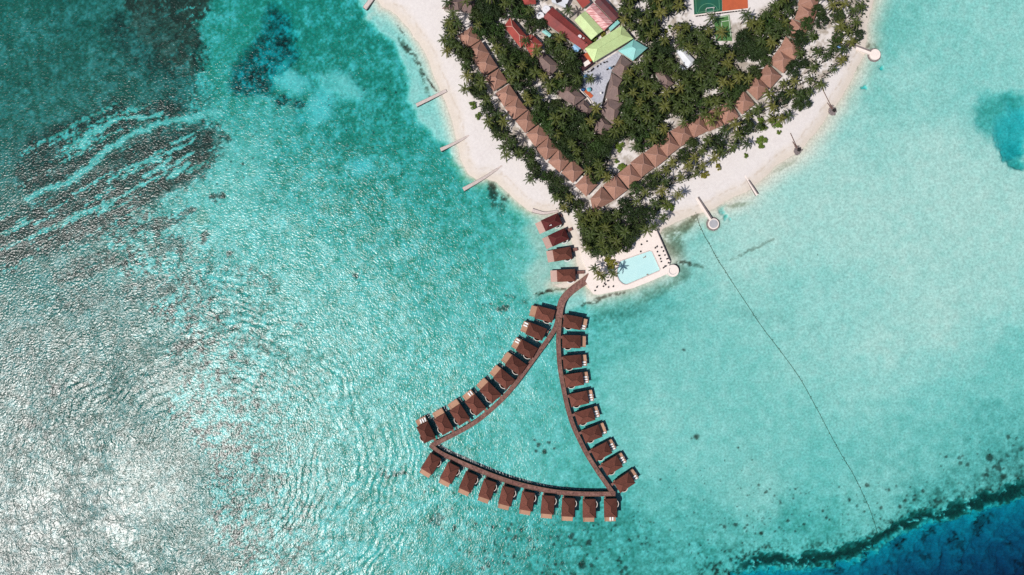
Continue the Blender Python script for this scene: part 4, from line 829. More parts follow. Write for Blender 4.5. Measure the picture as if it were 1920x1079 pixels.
for t in tris:
    q = [flat[k] for k in t]
    if area2(q) < 0: q.reverse()
    m_.face([(x, y, zt) for x, y in q])
for ring in (o2, h2):
    for i in range(len(ring)):
        a, b = ring[i], ring[(i + 1) % len(ring)]; m_.face([(a[0], a[1], -1.8), (b[0], b[1], -1.8), (b[0], b[1], zt), (a[0], a[1], zt)])
part('paving', m_, 'terrace', root)
m_ = MB(); m_.prism(h2, .2, .98); part('pool_basin', m_, 'pool_water', root)
m_ = MB(); pw_ = [Vector((x, y, 0)) for x, y in h2]
m_.ribbon([p for p in pw_] + [pw_[0]], .45, zt - .05, zt + .05); part('pool_coping', m_, 'stone', root)
m_ = MB(); m_.ribbon([W(1231, 431, 1.6), W(1244, 461, 1.6), W(1256, 489, 1.6)], .3, .6, 1.62); part('sea_wall', m_, 'grey_stone', root)
h = W(1261.5, 508, zt); m_ = MB(); m_.cyl(h, 11.3 * MPP, -1.6, zt + .06, 40); part('round_platform', m_, 'terrace', root)
m_ = MB()
pts = [(h.x + 1.75 * math.cos(t), h.y + 1.75 * math.sin(t)) for t in np.linspace(math.radians(140), math.radians(330), 16)]; m_.ribbon(pts, .16, zt + .062, zt + .3); part('curved_step', m_, 'concrete', root)
# pool water and small furniture
def pool_water():
    m = bpy.data.materials.new('pool_surface'); m.use_nodes = True; nt = m.node_tree; nt.nodes.clear(); L = nt.links.new
    o = N(nt, 'ShaderNodeOutputMaterial'); tr = N(nt, 'ShaderNodeBsdfTransparent'); tr.inputs['Color'].default_value = (.90, .985, .985, 1); gl = N(nt, 'ShaderNodeBsdfGlossy'); gl.inputs['Roughness'].default_value = .15
    n = N(nt, 'ShaderNodeTexNoise'); n.inputs['Scale'].default_value = 1.4; bp = N(nt, 'ShaderNodeBump'); bp.inputs['Strength'].default_value = .4; L(n.outputs['Fac'], bp.inputs['Height']); L(bp.outputs['Normal'], gl.inputs['Normal'])
    mx = N(nt, 'ShaderNodeMixShader'); mx.inputs[0].default_value = .03; L(tr.outputs[0], mx.inputs[1]); L(gl.outputs[0], mx.inputs[2]); L(mx.outputs[0], o.inputs['Surface']); return m
M['pool_surface'] = pool_water()
m_ = MB(); m_.face([(x, y, 1.28) for x, y in reversed(h2)]); pwo = single('pool_water', m_, 'pool_surface', 'still pale turquoise water filling the swimming pool', 'pool', (c.x, c.y, 1.28)); pwo['kind'] = 'structure'
LAND.append(('the swimming pool', 1195, 500))
def make_chair(mat, nm):
    root = bpy.data.objects.new(nm, None); COL.objects.link(root)
    s_ = MB(); s_.prism([(-.30, -.30), (.30, -.30), (.30, .30), (-.30, .30)], .40, .47); part('seat', s_, mat, root)
    b_ = MB(); b_.add([(-.3, .26, .47), (.3, .26, .47), (.3, .42, 1.0), (-.3, .42, 1.0), (-.3, .32, .47), (.3, .32, .47), (.3, .48, 1.0), (-.3, .48, 1.0)], [(0, 1, 2, 3), (7, 6, 5, 4), (3, 2, 6, 7), (1, 5, 6, 2), (4, 0, 3, 7), (0, 4, 5, 1)]); part('backrest', b_, mat, root)
    for x in (-.26, .26):
        for y in (-.26, .26): l_ = MB(); l_.prism([(x - .03, y - .03), (x + .03, y - .03), (x + .03, y + .03), (x - .03, y + .03)], 0, .40); part('leg', l_, 'pile', root)
    return root
CH = make_chair('dark', 'pool_chair'); uc = [False]
def chair(px, py, z, label, group, name=None):
    o = CH if not uc[0] else copy_tree(CH); uc[0] = True
    o.location = W(px, py, z); o.rotation_euler = (0, 0, random.uniform(0, 6.28)); tag(o, label, 'chair', group)
    o.scale = (1.0,) * 3
zz = lambda x, y: (1080 + x / 6.743, 420 + y / 6.743)
east_in = [(1000, 308), (1022, 292), (1027, 355), (1045, 402), (1066, 442), (1076, 478)]; east_out = [(1078, 296), (1103, 345), (1122, 397), (1147, 445), (1165, 495)]
for i, p in enumerate(east_in): chair(*zz(*p), zt, 'dark chair in the line beside the right pool edge, %s from the top' % NTH[i], 'dark chairs on the pool terrace')
for i, p in enumerate(east_out): chair(*zz(*p), zt, 'dark chair in the outer line beside the dark sea wall, %s from the top' % NTH[i], 'dark chairs on the pool terrace')
for p, l in (((895, 222), 'dark chair on the terrace above the pool, nearest the palm clump'), ((822, 260), 'dark chair at the edge of the palm clump, left of the pool top'), ((815, 350), 'dark chair against the upper left edge of the pool'), ((1102, 558), 'dark chair at the lower right pool corner, left one'), ((1124, 536), 'dark chair beside the round platform of the pool terrace'),
             ((240, 845), 'dark chair at the bottom left corner of the terrace, lowest one'), ((262, 803), 'dark chair just above the lowest terrace chair, near the boardwalk'), ((410, 803), 'dark chair on the lower terrace between palm shadow and pool'), ((470, 790), 'dark chair on the lower terrace nearest the rounded end of the pool'), ((397, 722), 'dark chair under the fronds of the palm at the pool end'), ((345, 792), 'dark chair beside the shadow spot on the lower terrace, left one'), ((372, 768), 'dark chair beside the shadow spot on the lower terrace, right one'), ((358, 757), 'dark chair beside the shadow spot on the lower terrace, upper one')):
    chair(*zz(*p), zt, l, 'dark chairs on the pool terrace')

# ------------------------------------------------------------------ people swimming
def swimmer(px, py, rz, label):
    me = bpy.data.meshes.new('person')
    J = {'pel': (0, 0, 0), 'che': (.36, 0, .02), 'nec': (.56, 0, .04), 'hea': (.72, 0, .07), 'top': (.80, 0, .09), 'ls': (.50, .17, .02), 'le': (.66, .36, -.02), 'lh': (.92, .30, -.04), 'rs': (.50, -.17, .02), 're': (.40, -.42, -.03), 'rh': (.22, -.58, -.05), 'lk': (-.42, .14, -.04), 'lf': (-.84, .20, -.08), 'rk': (-.42, -.13, -.06), 'rf': (-.80, -.24, -.02)}
    ks = list(J); E = [('pel', 'che'), ('che', 'nec'), ('nec', 'hea'), ('hea', 'top'), ('che', 'ls'), ('ls', 'le'), ('le', 'lh'), ('che', 'rs'), ('rs', 're'), ('re', 'rh'), ('pel', 'lk'), ('lk', 'lf'), ('pel', 'rk'), ('rk', 'rf')]
    me.from_pydata([J[k] for k in ks], [(ks.index(a), ks.index(b)) for a, b in E], []); me.materials.append(M['skin'])
    o = link('person', me, None, W(px, py, 1.27)); o.rotation_euler = (0, 0, rz)
    sk = o.modifiers.new('skin', 'SKIN'); R = {'pel': .15, 'che': .16, 'nec': .06, 'hea': .10, 'top': .07, 'ls': .06, 'rs': .06, 'le': .045, 're': .045, 'lh': .035, 'rh': .035, 'lk': .065, 'rk': .065, 'lf': .04, 'rf': .04}
    for i, k in enumerate(ks): me.skin_vertices[0].data[i].radius = (R[k], R[k] * .9)
    me.skin_vertices[0].data[0].use_root = True
    o.modifiers.new('sub', 'SUBSURF').levels = 1
    tag(o, label, 'person', 'people in the swimming pool')
    h_ = MB(); h_.blob((.74, 0, .12), .12, 3); hm = link('hair', h_.mesh('hair', M['hair']), o)
    s_ = MB(); s_.tube([(-.14, 0, 0), (.12, 0, 0)], .175, 10); link('swimwear', s_.mesh('swimwear', M['swimwear']), o)
swimmer(*zz(865, 423), .6, 'person in dark swimwear swimming in the upper part of the pool')
swimmer(*zz(912, 650), 2.4, 'person in dark swimwear swimming along the lower edge of the pool')

# ------------------------------------------------------------------ buildings inland
R_ = house('red_building', [(944.5, 50), (957, 33), (991, 72), (976, 90)], 5.2, 2.2, .30, 'terra_roof', 'hut_wall', 'terracotta red building with joined hip roofs and a palm growing through its edge', 'building', 'terra_cap', base=1.2, capr=.16, land='the terracotta red building')
house('red_building', [(977, 74), (997, 64), (1018.5, 84), (998, 108)], 5.0, 2.0, .38, 'terra_roof', 'hut_wall', None, None, 'terra_cap', root=R_, base=1.2, capr=.14)
house('workshop', [(1015, 38), (1036, 13.5), (1111, 80), (1093.5, 94)], 5.5, 1.6, 0.0, 'red_roof', 'hut_wall', 'long dark red gable roofed hall beside the two white tanks', 'building', 'red_roof', base=1.2, capr=.1, land='the long dark red hall')
for i, (p, r_, mt, l) in enumerate((((1086.8, 69.3), 3.4, 'tank', 'white round roof fan on the lower end of the long dark red hall'), ((1098, 81.5), 2.2, 'kerb', 'dark round roof vent at the tip of the long dark red hall'), ((1094, 72.5), 1.8, 'stone', 'pale oval roof vent beside the white round fan'))):
    q = W(p[0], p[1], 6.6); m_ = MB(); m_.cyl(q, r_ * MPP, 6.0, 7.0, 16); m_.cyl((q.x, q.y), r_ * MPP * .35, 7.0, 7.2, 10)
    single('roof_vent', m_, mt, l, 'vent', (q.x, q.y, 6.0), 'vents on the red hall')
house('green_roofed_building', [(1077, 38.5), (1097.5, 21), (1131.5, 57.5), (1108.5, 75)], 5.0, 1.4, 0.0, 'green_roof', 'hut_wall', 'smaller light green gable roofed building between the red hall and the pink roof', 'building', None, base=1.2, land='the smaller light green roof')
house('pink_roofed_building', [(1098.5, 21), (1113, 5.5), (1149, 43), (1132.5, 58)], 5.0, .9, 0.0, 'pink_roof', 'hut_wall', 'streaky pink sheet roofed building beside the smaller light green roof', 'building', None, base=1.2, land='the streaky pink roof')
house('dark_red_roofed_building', [(1114.5, 4), (1126, -10), (1163, 30), (1150.5, 41.5)], 5.4, .9, 0.0, 'maroon_roof', 'hut_wall', 'dark red stained roof alongside the streaky pink roof', 'building', None, base=1.2)
house('teal_lean_to', [(1141.5, 53), (1158, 38), (1162.5, 43), (1144.5, 59)], 3.8, .3, 0.0, 'teal_roof', 'hut_wall', 'narrow teal strip roof at the lower end of the pink roof', 'building', None, base=1.2)
house('teal_lean_to', [(1015.5, 60), (1021, 54.5), (1035, 66), (1030, 70)], 3.2, .3, 0.0, 'teal_roof', 'hut_wall', 'short teal strip roof on the left side of the long dark red hall', 'building', None, base=1.2)
house('green_roofed_building', [(1096.3, 90.5), (1113, 117.2), (1187, 72.5), (1166, 48)], 5.4, 2.2, .20, 'green_roof', 'hut_wall', 'large light green hip roofed building above the paved courtyard', 'building', 'green_roof', base=1.2, land='the large light green roof')
house('turquoise_roofed_building', [(1159, 95.5), (1188, 74.5), (1214, 90), (1187, 114)], 5.0, 2.4, .38, 'teal_roof', 'hut_wall', 'turquoise hip roofed building beside the large light green roof', 'building', 'teal_roof', base=1.2, land='the turquoise roof')
house('blue_roofed_shed', [(1072, 89.5), (1079.5, 81), (1090.5, 90), (1081, 100)], 3.8, .5, 0.0, 'blue_roof', 'hut_wall', 'small pale blue roofed shed at the foot of the red hall', 'shed', None, base=1.2, land='the pale blue shed')
house('maroon_roofed_annexe', [(1081, 112), (1096, 98), (1113, 119), (1093, 134)], 3.8, .3, 0.0, 'dark_red', 'dark', 'dark maroon flat annexe at the left end of the large light green roof', 'building', None, base=1.2, land='the dark maroon annexe')
m_ = MB(); m_.obox(W(1104, 107, 4.3), (10, -14), 2.2, 1.2, 3.6, 4.3); q = W(1104, 107); single('roof_hatch', m_, 'clay', 'orange red lean-to roof tucked against the large light green roof', 'roof', (q.x, q.y, 3.6))
m_ = MB(); m_.obox(W(1100, 119, 4.4), (20, 14), 1.5, 1.0, 4.05, 4.5); q = W(1100, 119); single('roof_hatch', m_, 'terrace', 'cream skylight on the dark maroon annexe', 'skylight', (q.x, q.y, 4.05))
root = house('white_building', [(1032, -12), (1072, -12), (1060, 14.5), (1034.5, 4)], 5.0, .02, 0.0, 'white_roof', 'white', 'white flat roofed building cut by the top edge with a dark roof opening', 'building', None, base=1.2, land='the white flat roof at the top edge')
m_ = MB(); m_.obox(W(1047.5, 1, 5.3), (10, 4), 1.3, .9, 4.9, 5.25); part('roof_opening', m_, 'dark', root)
house('red_roofed_shed', [(1076, -6), (1092.5, 16), (1107, 4.5), (1092, -14)], 4.6, .6, 0.0, 'terra_roof', 'hut_wall', 'small bright red roofed shed at the top edge above the pink roof', 'shed', None, base=1.2)
house('red_roofed_house', [(974, -8), (1003, -10), (1005, 8), (980, 9)], 4.8, 1.0, .25, 'terra_roof', 'hut_wall', 'red roof cut by the top edge left of the white tanks', 'building', None, base=1.2)
for i, (p, r_, l) in enumerate((((1024.6, 17.5), 7.4, 'larger clean white water tank beside the red hall'), ((1013.5, 29.5), 7.0, 'white water tank with dark stains on its lid beside the red hall'))):
    q = W(p[0], p[1], 5.4); root = thing('water_tank', l, 'tank', (q.x, q.y, 1.2), 'white water tanks')
    m_ = MB(); m_.cyl(q, r_ * MPP, 1.0, 5.2, 28); part('tank_body', m_, 'tank', root)
    m_ = MB(); m_.cyl(q, r_ * MPP * 1.03, 5.2, 5.5, 28, r_ * MPP * .9); part('tank_lid', m_, 'tank', root)
    m_ = MB(); m_.cyl((q.x - .5, q.y + .3), .35, 5.5, 5.65, 10); part('manhole', m_, 'grey_stone' if i else 'tank', root)
root = house('white_building', [(1267.5, 95), (1279.5, 90), (1306, 116), (1289, 128.5)], 4.6, .9, .12, 'white_roof', 'white', 'long white roofed building in the forest below the green court', 'building', None, base=1.2, land='the long white roofed building')
m_ = MB(); m_.prism([W(p[0], p[1], 3.4) for p in ((1271, 126), (1276, 122), (1290, 131), (1286.5, 135))], 1.0, 3.4); part('porch_roof', m_, 'white_roof', root)
TH = [([(829, 16.5), (846, -4), (874, 0), (860, 20)], 'grey brown thatched house at the edge of the beach, top left', 'the grey thatched house by the beach'),
      ([(865, 22), (872, -8), (893, -6), (886, 26)], 'narrow brown thatched roof behind the top left beach house', None),
      ([(999, 113), (1017, 97), (1050, 124), (1031, 144)], 'taupe thatched house half under trees below the terracotta red building', 'the taupe house below the terracotta building'),
      ([(1040.5, 175), (1070, 159), (1096.5, 183), (1075.5, 199)], 'taupe thatched house left of the paved courtyard', 'the taupe house left of the courtyard'),
      ([(1078.5, 200), (1095, 187), (1113, 205), (1100, 219)], 'small taupe thatched house at the lower left of the courtyard', 'the small taupe house left of the courtyard'),
      ([(1147, 133), (1166, 104), (1184, 118), (1165, 148)], 'taupe thatched roof along the right kerb of the courtyard, top section', 'the top taupe roof beside the courtyard'),
      ([(1135, 184), (1147, 137), (1166, 150), (1160, 190)], 'taupe thatched roof along the right kerb of the courtyard, middle section', 'the middle taupe roof beside the courtyard'),
      ([(1124, 209), (1139, 185), (1168, 194), (1150, 234)], 'taupe thatched roof at the bottom tip of the courtyard', 'the taupe roof at the courtyard tip'),
      ([(1124, 218), (1148.5, 237), (1131, 259), (1113, 247)], 'dark taupe thatched house below the courtyard tip', 'the dark taupe house below the courtyard'),
      ([(1228.5, 137), (1241, 126), (1263, 157), (1247, 169)], 'taupe thatched house among palms right of the turquoise roof', 'the taupe house among the palms')]
for q, l, ln in TH: house('thatched_house', q, 4.4, 2.2, .3, 'taupe_roof', 'hut_wall', l, 'house', 'taupe_cap', 'taupe thatched houses', base=1.2, capr=.15, land=ln)
house('red_roofed_hut', [(1257, 172), (1266, 166), (1272, 173), (1262, 179)], 3.2, .5, .2, 'dark_red', 'hut_wall', 'tiny dark red roofed hut beside a blue tarpaulin in the forest', 'hut', None, base=1.2)
def tarp(px, py, w, h_, a, mat, label, group='blue tarpaulin covers'):
    q = W(px, py, 2.8); u = Vector((math.cos(a), math.sin(a), 0)); v = Vector((-u.y, u.x, 0)); root = thing('shade_cover', label, 'shade', (q.x, q.y, 1.2), group)
    m_ = MB(); P = [[q + u * (i - 1.5) / 3 * w * MPP + v * (j - 1.5) / 3 * h_ * MPP + Vector((0, 0, .25 * math.cos((i - 1.5) * 1.0) * math.cos((j - 1.5)))) for j in range(4)] for i in range(4)]
    for i in range(3):
        for j in range(3): m_.face([P[i][j], P[i + 1][j], P[i + 1][j + 1], P[i][j + 1]])
    part('cloth', m_, mat, root)
    for i in (0, 3):
        for j in (0, 3): p_ = MB(); b = P[i][j]; p_.tube([(b.x, b.y, 1.1), (b.x, b.y, b.z)], .06, 5); part('pole', p_, 'pile', root)
tarp(1435, 36, 9, 8, .2, 'tarp', 'pale blue shade cover between the sports courts and the right row of villas')
tarp(1571.5, 87.5, 9, 6, .1, 'tarp', 'pale blue shade cover under palms near the upper right pier')
tarp(1253, 172, 8, 6, .6, 'blue_roof', 'pale blue tarpaulin beside the tiny dark red hut')
tarp(1097, 143, 7, 5, .5, 'blue_roof', 'pale blue shade cover at the left edge of the courtyard')

# courtyard
CY = [(1092, 139), (1113, 126), (1151, 102), (1160, 97), (1167, 101), (1157, 119), (1148, 133), (1144.5, 148), (1138, 159), (1134, 177), (1128.5, 200), (1119, 199), (1102, 178.5), (1093.5, 162), (1095, 146)]
q = W(1122, 150); m_ = MB(); m_.prism([W(p[0], p[1], 1.5) for p in CY], .8, 1.5); single('courtyard', m_, 'court_pave', 'grey paved courtyard below the large light green roof', 'courtyard', (q.x, q.y, 1.5))
q = W(1140, 150); m_ = MB(); m_.ribbon([W(p[0], p[1], 1.9) for p in smooth([(1167, 103), (1157.5, 120), (1149, 134), (1145.5, 148), (1139, 160), (1135, 178), (1129.5, 199)], 4)], .95, .8, 1.9); single('kerb_hedge', m_, 'kerb', 'dark curved kerb wall along the right side of the courtyard', 'kerb', (q.x, q.y, 1.2))
q = W(1105, 180); m_ = MB(); m_.ribbon([W(p[0], p[1], 2.0) for p in smooth([(1085, 164), (1094, 176), (1104, 187), (1112, 202)], 4)], .5, .8, 2.0); single('garden_wall', m_, 'terrace', 'cream garden wall along the lower left side of the courtyard', 'wall', (q.x, q.y, 1.2))
def parasol(px, py, r_, mat, label):
    q = W(px, py, 3.6); root = thing('parasol', label, 'parasol', (q.x, q.y, 1.5), 'parasols in the courtyard')
    n = 8; m_ = MB(); ring = [q + Vector((r_ * MPP * math.cos(2 * math.pi * k / n), r_ * MPP * math.sin(2 * math.pi * k / n), -.5)) for k in range(n)]
    for k in range(n): m_.face([ring[k], ring[(k + 1) % n], q]); 
    for k in range(n): m_.face([ring[(k + 1) % n], ring[k], ring[k] - Vector((0, 0, .18)), ring[(k + 1) % n] - Vector((0, 0, .18))])
    part('canopy', m_, mat, root)
    p_ = MB(); p_.cyl(q, .05, 1.5, 3.6, 6); part('pole', p_, 'white', root); p_ = MB(); p_.cyl(q, .35, 1.5, 1.62, 12); part('base', p_, 'concrete', root)
parasol(1104.6, 167.5, 4.2, 'parasol_teal', 'teal parasol at the left edge of the courtyard below the lone palm')
parasol(1092.8, 167.5, 3.6, 'parasol_blue', 'dark blue parasol just left of the teal parasol')
parasol(1127, 174, 2.2, 'fabric_white', 'small white parasol at the lower right of the courtyard')
parasol(1144, 127, 2.6, 'blue_roof', 'small pale blue parasol at the upper right of the courtyard')
m_ = MB(); q = W(1104, 176, 1.9); m_.obox(q, (9, -9), 2.2, .8, 1.5, 1.9); single('planter', m_, 'clay', 'terracotta planter beside the teal parasol', 'planter', (q.x, q.y, 1.5))
for i, p in enumerate(((1102, 135.5), (1110, 131.5), (1112, 129), (1108, 134), (1126, 121), (1132, 118), (1137.5, 116.5), (1138, 131), (1140.5, 129.5), (1149, 126), (1120, 126))):
    chair(*p, 1.5, 'small dark chair in the upper half of the courtyard, %s from the left' % NTH[sorted([1102, 1110, 1112, 1108, 1126, 1132, 1137.5, 1138, 1140.5, 1149, 1120]).index(p[0])], 'dark chairs in the courtyard')

# sports courts
def court(pts, z, mat, name, label, lines, lmat):
    P = [W(p[0], p[1], z) for p in pts]; q = sum(P, Vector()) / len(P); root = thing(name, label, 'court', (q.x, q.y, z)); m_ = MB(); m_.prism(P, z - .5, z); part('playing_surface', m_, mat, root)
    for l in lines:
        m_ = MB(); m_.ribbon([W(p[0], p[1], z + .02) for p in (smooth(l, 4) if len(l) > 3 else l)], .22, z - .02, z + .012); part('court_line', m_, lmat, root)
    return root
arc = [(1309, 27)] + [(1329.5 - 18 * math.cos(t), 23 - 16 * math.sin(t)) for t in np.linspace(.05, math.pi - .05, 12)]
root = court([(1298.6, -40), (1353, -40), (1354, 21.3), (1301.8, 27.6)], 1.45, 'futsal', 'football_court', 'dark green football court with pale markings at the top edge', [[(1303, -40), (1305.5, 24)], [(1346, -40), (1349, 18.5)], [(1305.5, 24), (1328, 21.5), (1349, 18.5)], [(a - 1.5, b) for a, b in arc]], 'line_green')
g = W(1328, 21.5); m_ = MB()
for a, b in (((-1.7, 0), (1.7, .35)),): pass
m_.tube([(g.x - 1.8, g.y, 1.45), (g.x - 1.8, g.y, 3.5), (g.x + 1.8, g.y + .45, 3.5), (g.x + 1.8, g.y + .45, 1.45)], .12, 6); m_.tube([(g.x - 1.8, g.y, 3.5), (g.x - 1.6, g.y - 1.2, 1.45), (g.x + 2.0, g.y - .8, 1.45), (g.x + 1.8, g.y + .45, 3.5)], .07, 5)
single('football_goal', m_, 'white', 'white football goal standing on the dark green court', 'goal', (g.x, g.y, 1.45))
court([(1353.6, -40), (1400.5, -40), (1402.5, 15.5), (1354.6, 21.2)], 1.45, 'clay', 'tennis_court', 'orange clay court at the top edge beside the dark green court', [[(1361, -40), (1363, 2.5)], [(1363, 2.5), (1391, -.6)], [(1389, -40), (1391, -.6)]], 'clay')
court([(1339, 33), (1367.5, 27.5), (1373, 77), (1342, 77)], 1.45, 'court_green', 'badminton_court', 'small worn green court with white lines under a palm', [[(1352, 41), (1366.5, 39)], [(1352.5, 41), (1354, 53)], [(1340.5, 34.5), (1366, 29.5)], [(1366, 29.5), (1370.5, 70)]], 'line')
q = W(1352, 27); m_ = MB(); m_.ribbon([W(p[0], p[1], 1.65) for p in ((1299.5, 29.2), (1352, 23.2), (1403.5, 17.2))], .55, .9, 1.65); single('court_kerb', m_, 'terrace', 'pale kerb wall along the lower side of the two big courts', 'kerb', (q.x, q.y, 1.2))
BX = [1306, 1311.5, 1317, 1322.5, 1328, 1333.5, 1339, 1344.5, 1349.5, 1354.5, 1359.5, 1364.5, 1369.5, 1374.5, 1380, 1385.5, 1391.5, 1397]
proto = None
for i, bx in enumerate(BX):
    by = 31.3 - (bx - 1306) * (31.3 - 20.2) / (1397 - 1306); p = W(bx, by, 1.2)
    if proto is None:
        root = bpy.data.objects.new('concrete_bench', None); COL.objects.link(root)
        m_ = MB(); m_.prism([(-.55, -.25), (.55, -.25), (.55, .25), (-.55, .25)], .38, .46); part('seat', m_, 'dark', root)
        for x in (-.4, .4): m_ = MB(); m_.prism([(x - .07, -.2), (x + .07, -.2), (x + .07, .2), (x - .07, .2)], 0, .38); part('leg', m_, 'concrete', root)
        proto = root; o = root
    else: o = copy_tree(proto)
    o.location = p; o.rotation_euler = (0, 0, math.radians(7)); tag(o, 'dark bench below the court kerb, %s from the left of the line' % NTH[i], 'bench', 'dark benches along the court kerb')
LAND.append(('the small green court', 1356, 55)); LAND.append(('the upper right round pier', 1641, 102)); LAND.append(('the round grey pier', 1337, 420))
LAND.append(('the orange clay court', 1378, 10)); LAND.append(('the dark green football court', 1326, 14))
for i in range(4): LAND.append(('the %s maroon shore villa' % NTH[i], (1034, 1047, 1055, 1062)[i], (417, 445, 477, 517)[i]))

# submerged pipeline across the eastern flat
CAB = [(1304, 398), (1311, 420), (1322, 443), (1335, 466), (1346, 487), (1360, 508), (1374, 530), (1402, 572), (1430, 614), (1465, 660), (1500, 709), (1530, 762), (1558, 815), (1580, 855), (1600, 888), (1616, 920), (1632, 955), (1641, 980), (1648, 1004)]
sp = smooth(CAB, 8); q = W(1470, 670); root = thing('submerged_pipeline', 'dark weed grown pipeline running across the pale lagoon floor', 'pipeline', (q.x, q.y, -1))
def ground_z(x, y):
    i = min(max(int(np.searchsorted(gx, x)), 0), nx - 1); j = min(max(int(np.searchsorted(gy, y)), 0), ny - 1); return float(Z[j, i])
pp = []
for p in sp:
    v = W(p.x, p.y); v.z = ground_z(v.x, v.y) + .10; pp.append(v)
m_ = MB(); m_.tube(pp, .13, 6); part('pipe', m_, 'weed', root)
m_ = MB(); rg = random.Random(3)
for i in range(130):
    k = rg.randrange(len(pp) - 1); v = pp[k].lerp(pp[k + 1], rg.random()); m_.blob((v.x + rg.gauss(0, .25), v.y + rg.gauss(0, .25), v.z - .05), rg.uniform(.12, .32), i, .5)
part('weed_clumps', m_, 'weed', root)

# ------------------------------------------------------------------ trees
def quad_leaf(mb, o, d, up, ln, wd):
    s = d.cross(up).normalized() * wd * .5
    mb.face([o - s * .35, o + d * ln * .5 - s, o + d * ln, o + d * ln * .5 + s])
def palm_crown(seed, nf, L0):
    rg = random.Random(seed); mb = MB()
    for f in range(nf):
        az = f * 2.39996 + rg.uniform(-.25, .25); rank = f / nf
        el = math.radians(50 - 62 * rank + rg.uniform(-8, 8)); ln = L0 * rg.uniform(.82, 1.1) * (.75 if rank < .2 else 1)
        hd = Vector((math.cos(az), math.sin(az), 0)); pts = []; p = Vector((0, 0, 0)); e = el; n = 8
        for i in range(n + 1):
            pts.append(p.copy()); p = p + (hd * math.cos(e) + Vector((0, 0, math.sin(e)))) * ln / n; e -= math.radians(9 + 5 * rank)
        side = Vector((-hd.y, hd.x, 0))
        for i in range(n):
            w_ = .07 * (1 - i / n) + .02; a, b = pts[i], pts[i + 1]; mb.face([a - side * w_, a + side * w_, b + side * w_ * .8, b - side * w_ * .8])
            d = (b - a).normalized(); up = side.cross(d) * -1
            for k in range(2):
                t = (k + .5) / 2; o = a.lerp(b, t); prof = math.sin(math.pi * min(1, (i + t + .6) / (n + .7))) ** .6
                for sg in (-1, 1):
                    dd = (d * rg.uniform(.45, .75) + side * sg * 1.0 + Vector((0, 0, -rg.uniform(.25, .6)))).normalized()
                    quad_leaf(mb, o, dd, up, L0 * .122 * prof * rg.uniform(.8, 1.2), .24)
    return mb
def coconuts(seed):
    rg = random.Random(seed); mb = MB()
    for k in range(7): a = k * .9; mb.blob((.38 * math.cos(a), .38 * math.sin(a), -.35 - .1 * (k % 2)), .17, k)
    return mb
def palm_trunk(h, lean, seed):
    rg = random.Random(seed); mb = MB(); pts = []; n = 6
    for i in range(n + 1):
        t = i / n; pts.append((lean[0] * t ** 1.6, lean[1] * t ** 1.6, h * t - .4 * (1 - t)))
    mb.tube(pts, [.26 - .12 * i / n for i in range(n + 1)], 7); return mb
def tree_crown(seed, R, hgt, nl, leaf=.62, per=30):
    rg = random.Random(seed); mb = MB(); lobes = []
    for i in range(nl):
        a = rg.uniform(0, 6.28); r_ = R * math.sqrt(rg.random()) * .86; z = hgt * (.25 + .75 * (1 - (r_ / R) ** 2) ** .5) * rg.uniform(.72, 1.05)
        lobes.append((Vector((r_ * math.cos(a), r_ * math.sin(a), z)), rg.uniform(.55, 1.15) * R / 3.2))
    for c_, lr in lobes:
        for k in range(per):
            v = Vector((rg.gauss(0, 1), rg.gauss(0, 1), rg.gauss(.25, .9))).normalized(); o = c_ + Vector((v.x, v.y, v.z * .75)) * lr * rg.uniform(.75, 1.05)
            t = v.orthogonal().normalized(); t = (Matrix.Rotation(rg.uniform(0, 6.28), 3, v) @ t); nn = (v + Vector((rg.gauss(0, .45), rg.gauss(0, .45), rg.gauss(.2, .4)))).normalized(); t = (t - nn * t.dot(nn)).normalized()
            quad_leaf(mb, o - t * leaf * .5, t, nn, leaf * rg.uniform(.7, 1.3), leaf * .62)
    return mb
def tree_trunk(h, R, seed):
    rg = random.Random(seed); mb = MB(); mb.tube([(0, 0, -.4), (.1, .05, h * .5), (.0, .1, h)], [.32, .24, .16], 7)
    for k in range(5): a = k * 1.3 + rg.random(); mb.tube([(.05, .05, h * .55), (R * .35 * math.cos(a), R * .35 * math.sin(a), h * .95), (R * .6 * math.cos(a), R * .6 * math.sin(a), h * 1.25)], [.14, .09, .04], 5)
    return mb
PC = [palm_crown(s, n_, 4.0).mesh('palm_crown', M['palm_a']) for s, n_ in ((1, 15), (2, 13), (3, 17), (4, 12), (5, 16), (6, 14))]
PT = [palm_trunk(1.0 * 9, l, s).mesh('palm_trunk', M['bark']) for s, l in ((1, (.8, .2)), (2, (-.5, .7)), (3, (.2, -.9)), (4, (1.5, .6)))]
PTL = [(.8, .2), (-.5, .7), (.2, -.9), (1.5, .6)]
CN = coconuts(1).mesh('coconuts', M['bush_y'])
TC = [tree_crown(10 + s, 3.4, 2.6, 34).mesh('tree_crown', M['tree_a']) for s in range(5)]
TT = [tree_trunk(4.2, 3.2, s).mesh('tree_trunk', M['bark']) for s in range(3)]
BC = [tree_crown(30 + s, 1.0, .8, 16, .34, 26).mesh('shrub_foliage', M['bush_a']) for s in range(3)]
BY = [tree_crown(40 + s, 1.0, .8, 14, .36, 24).mesh('shrub_foliage', M['bush_y']) for s in range(2)]
BS = tree_trunk(.5, .8, 9).mesh('shrub_stem', M['bark'])
plants = {'palm': [], 'tree': []}
def ground_at(px, py, z):
    v = W(px, py, z); g_ = ground_z(v.x, v.y); return max(g_, 0.1)
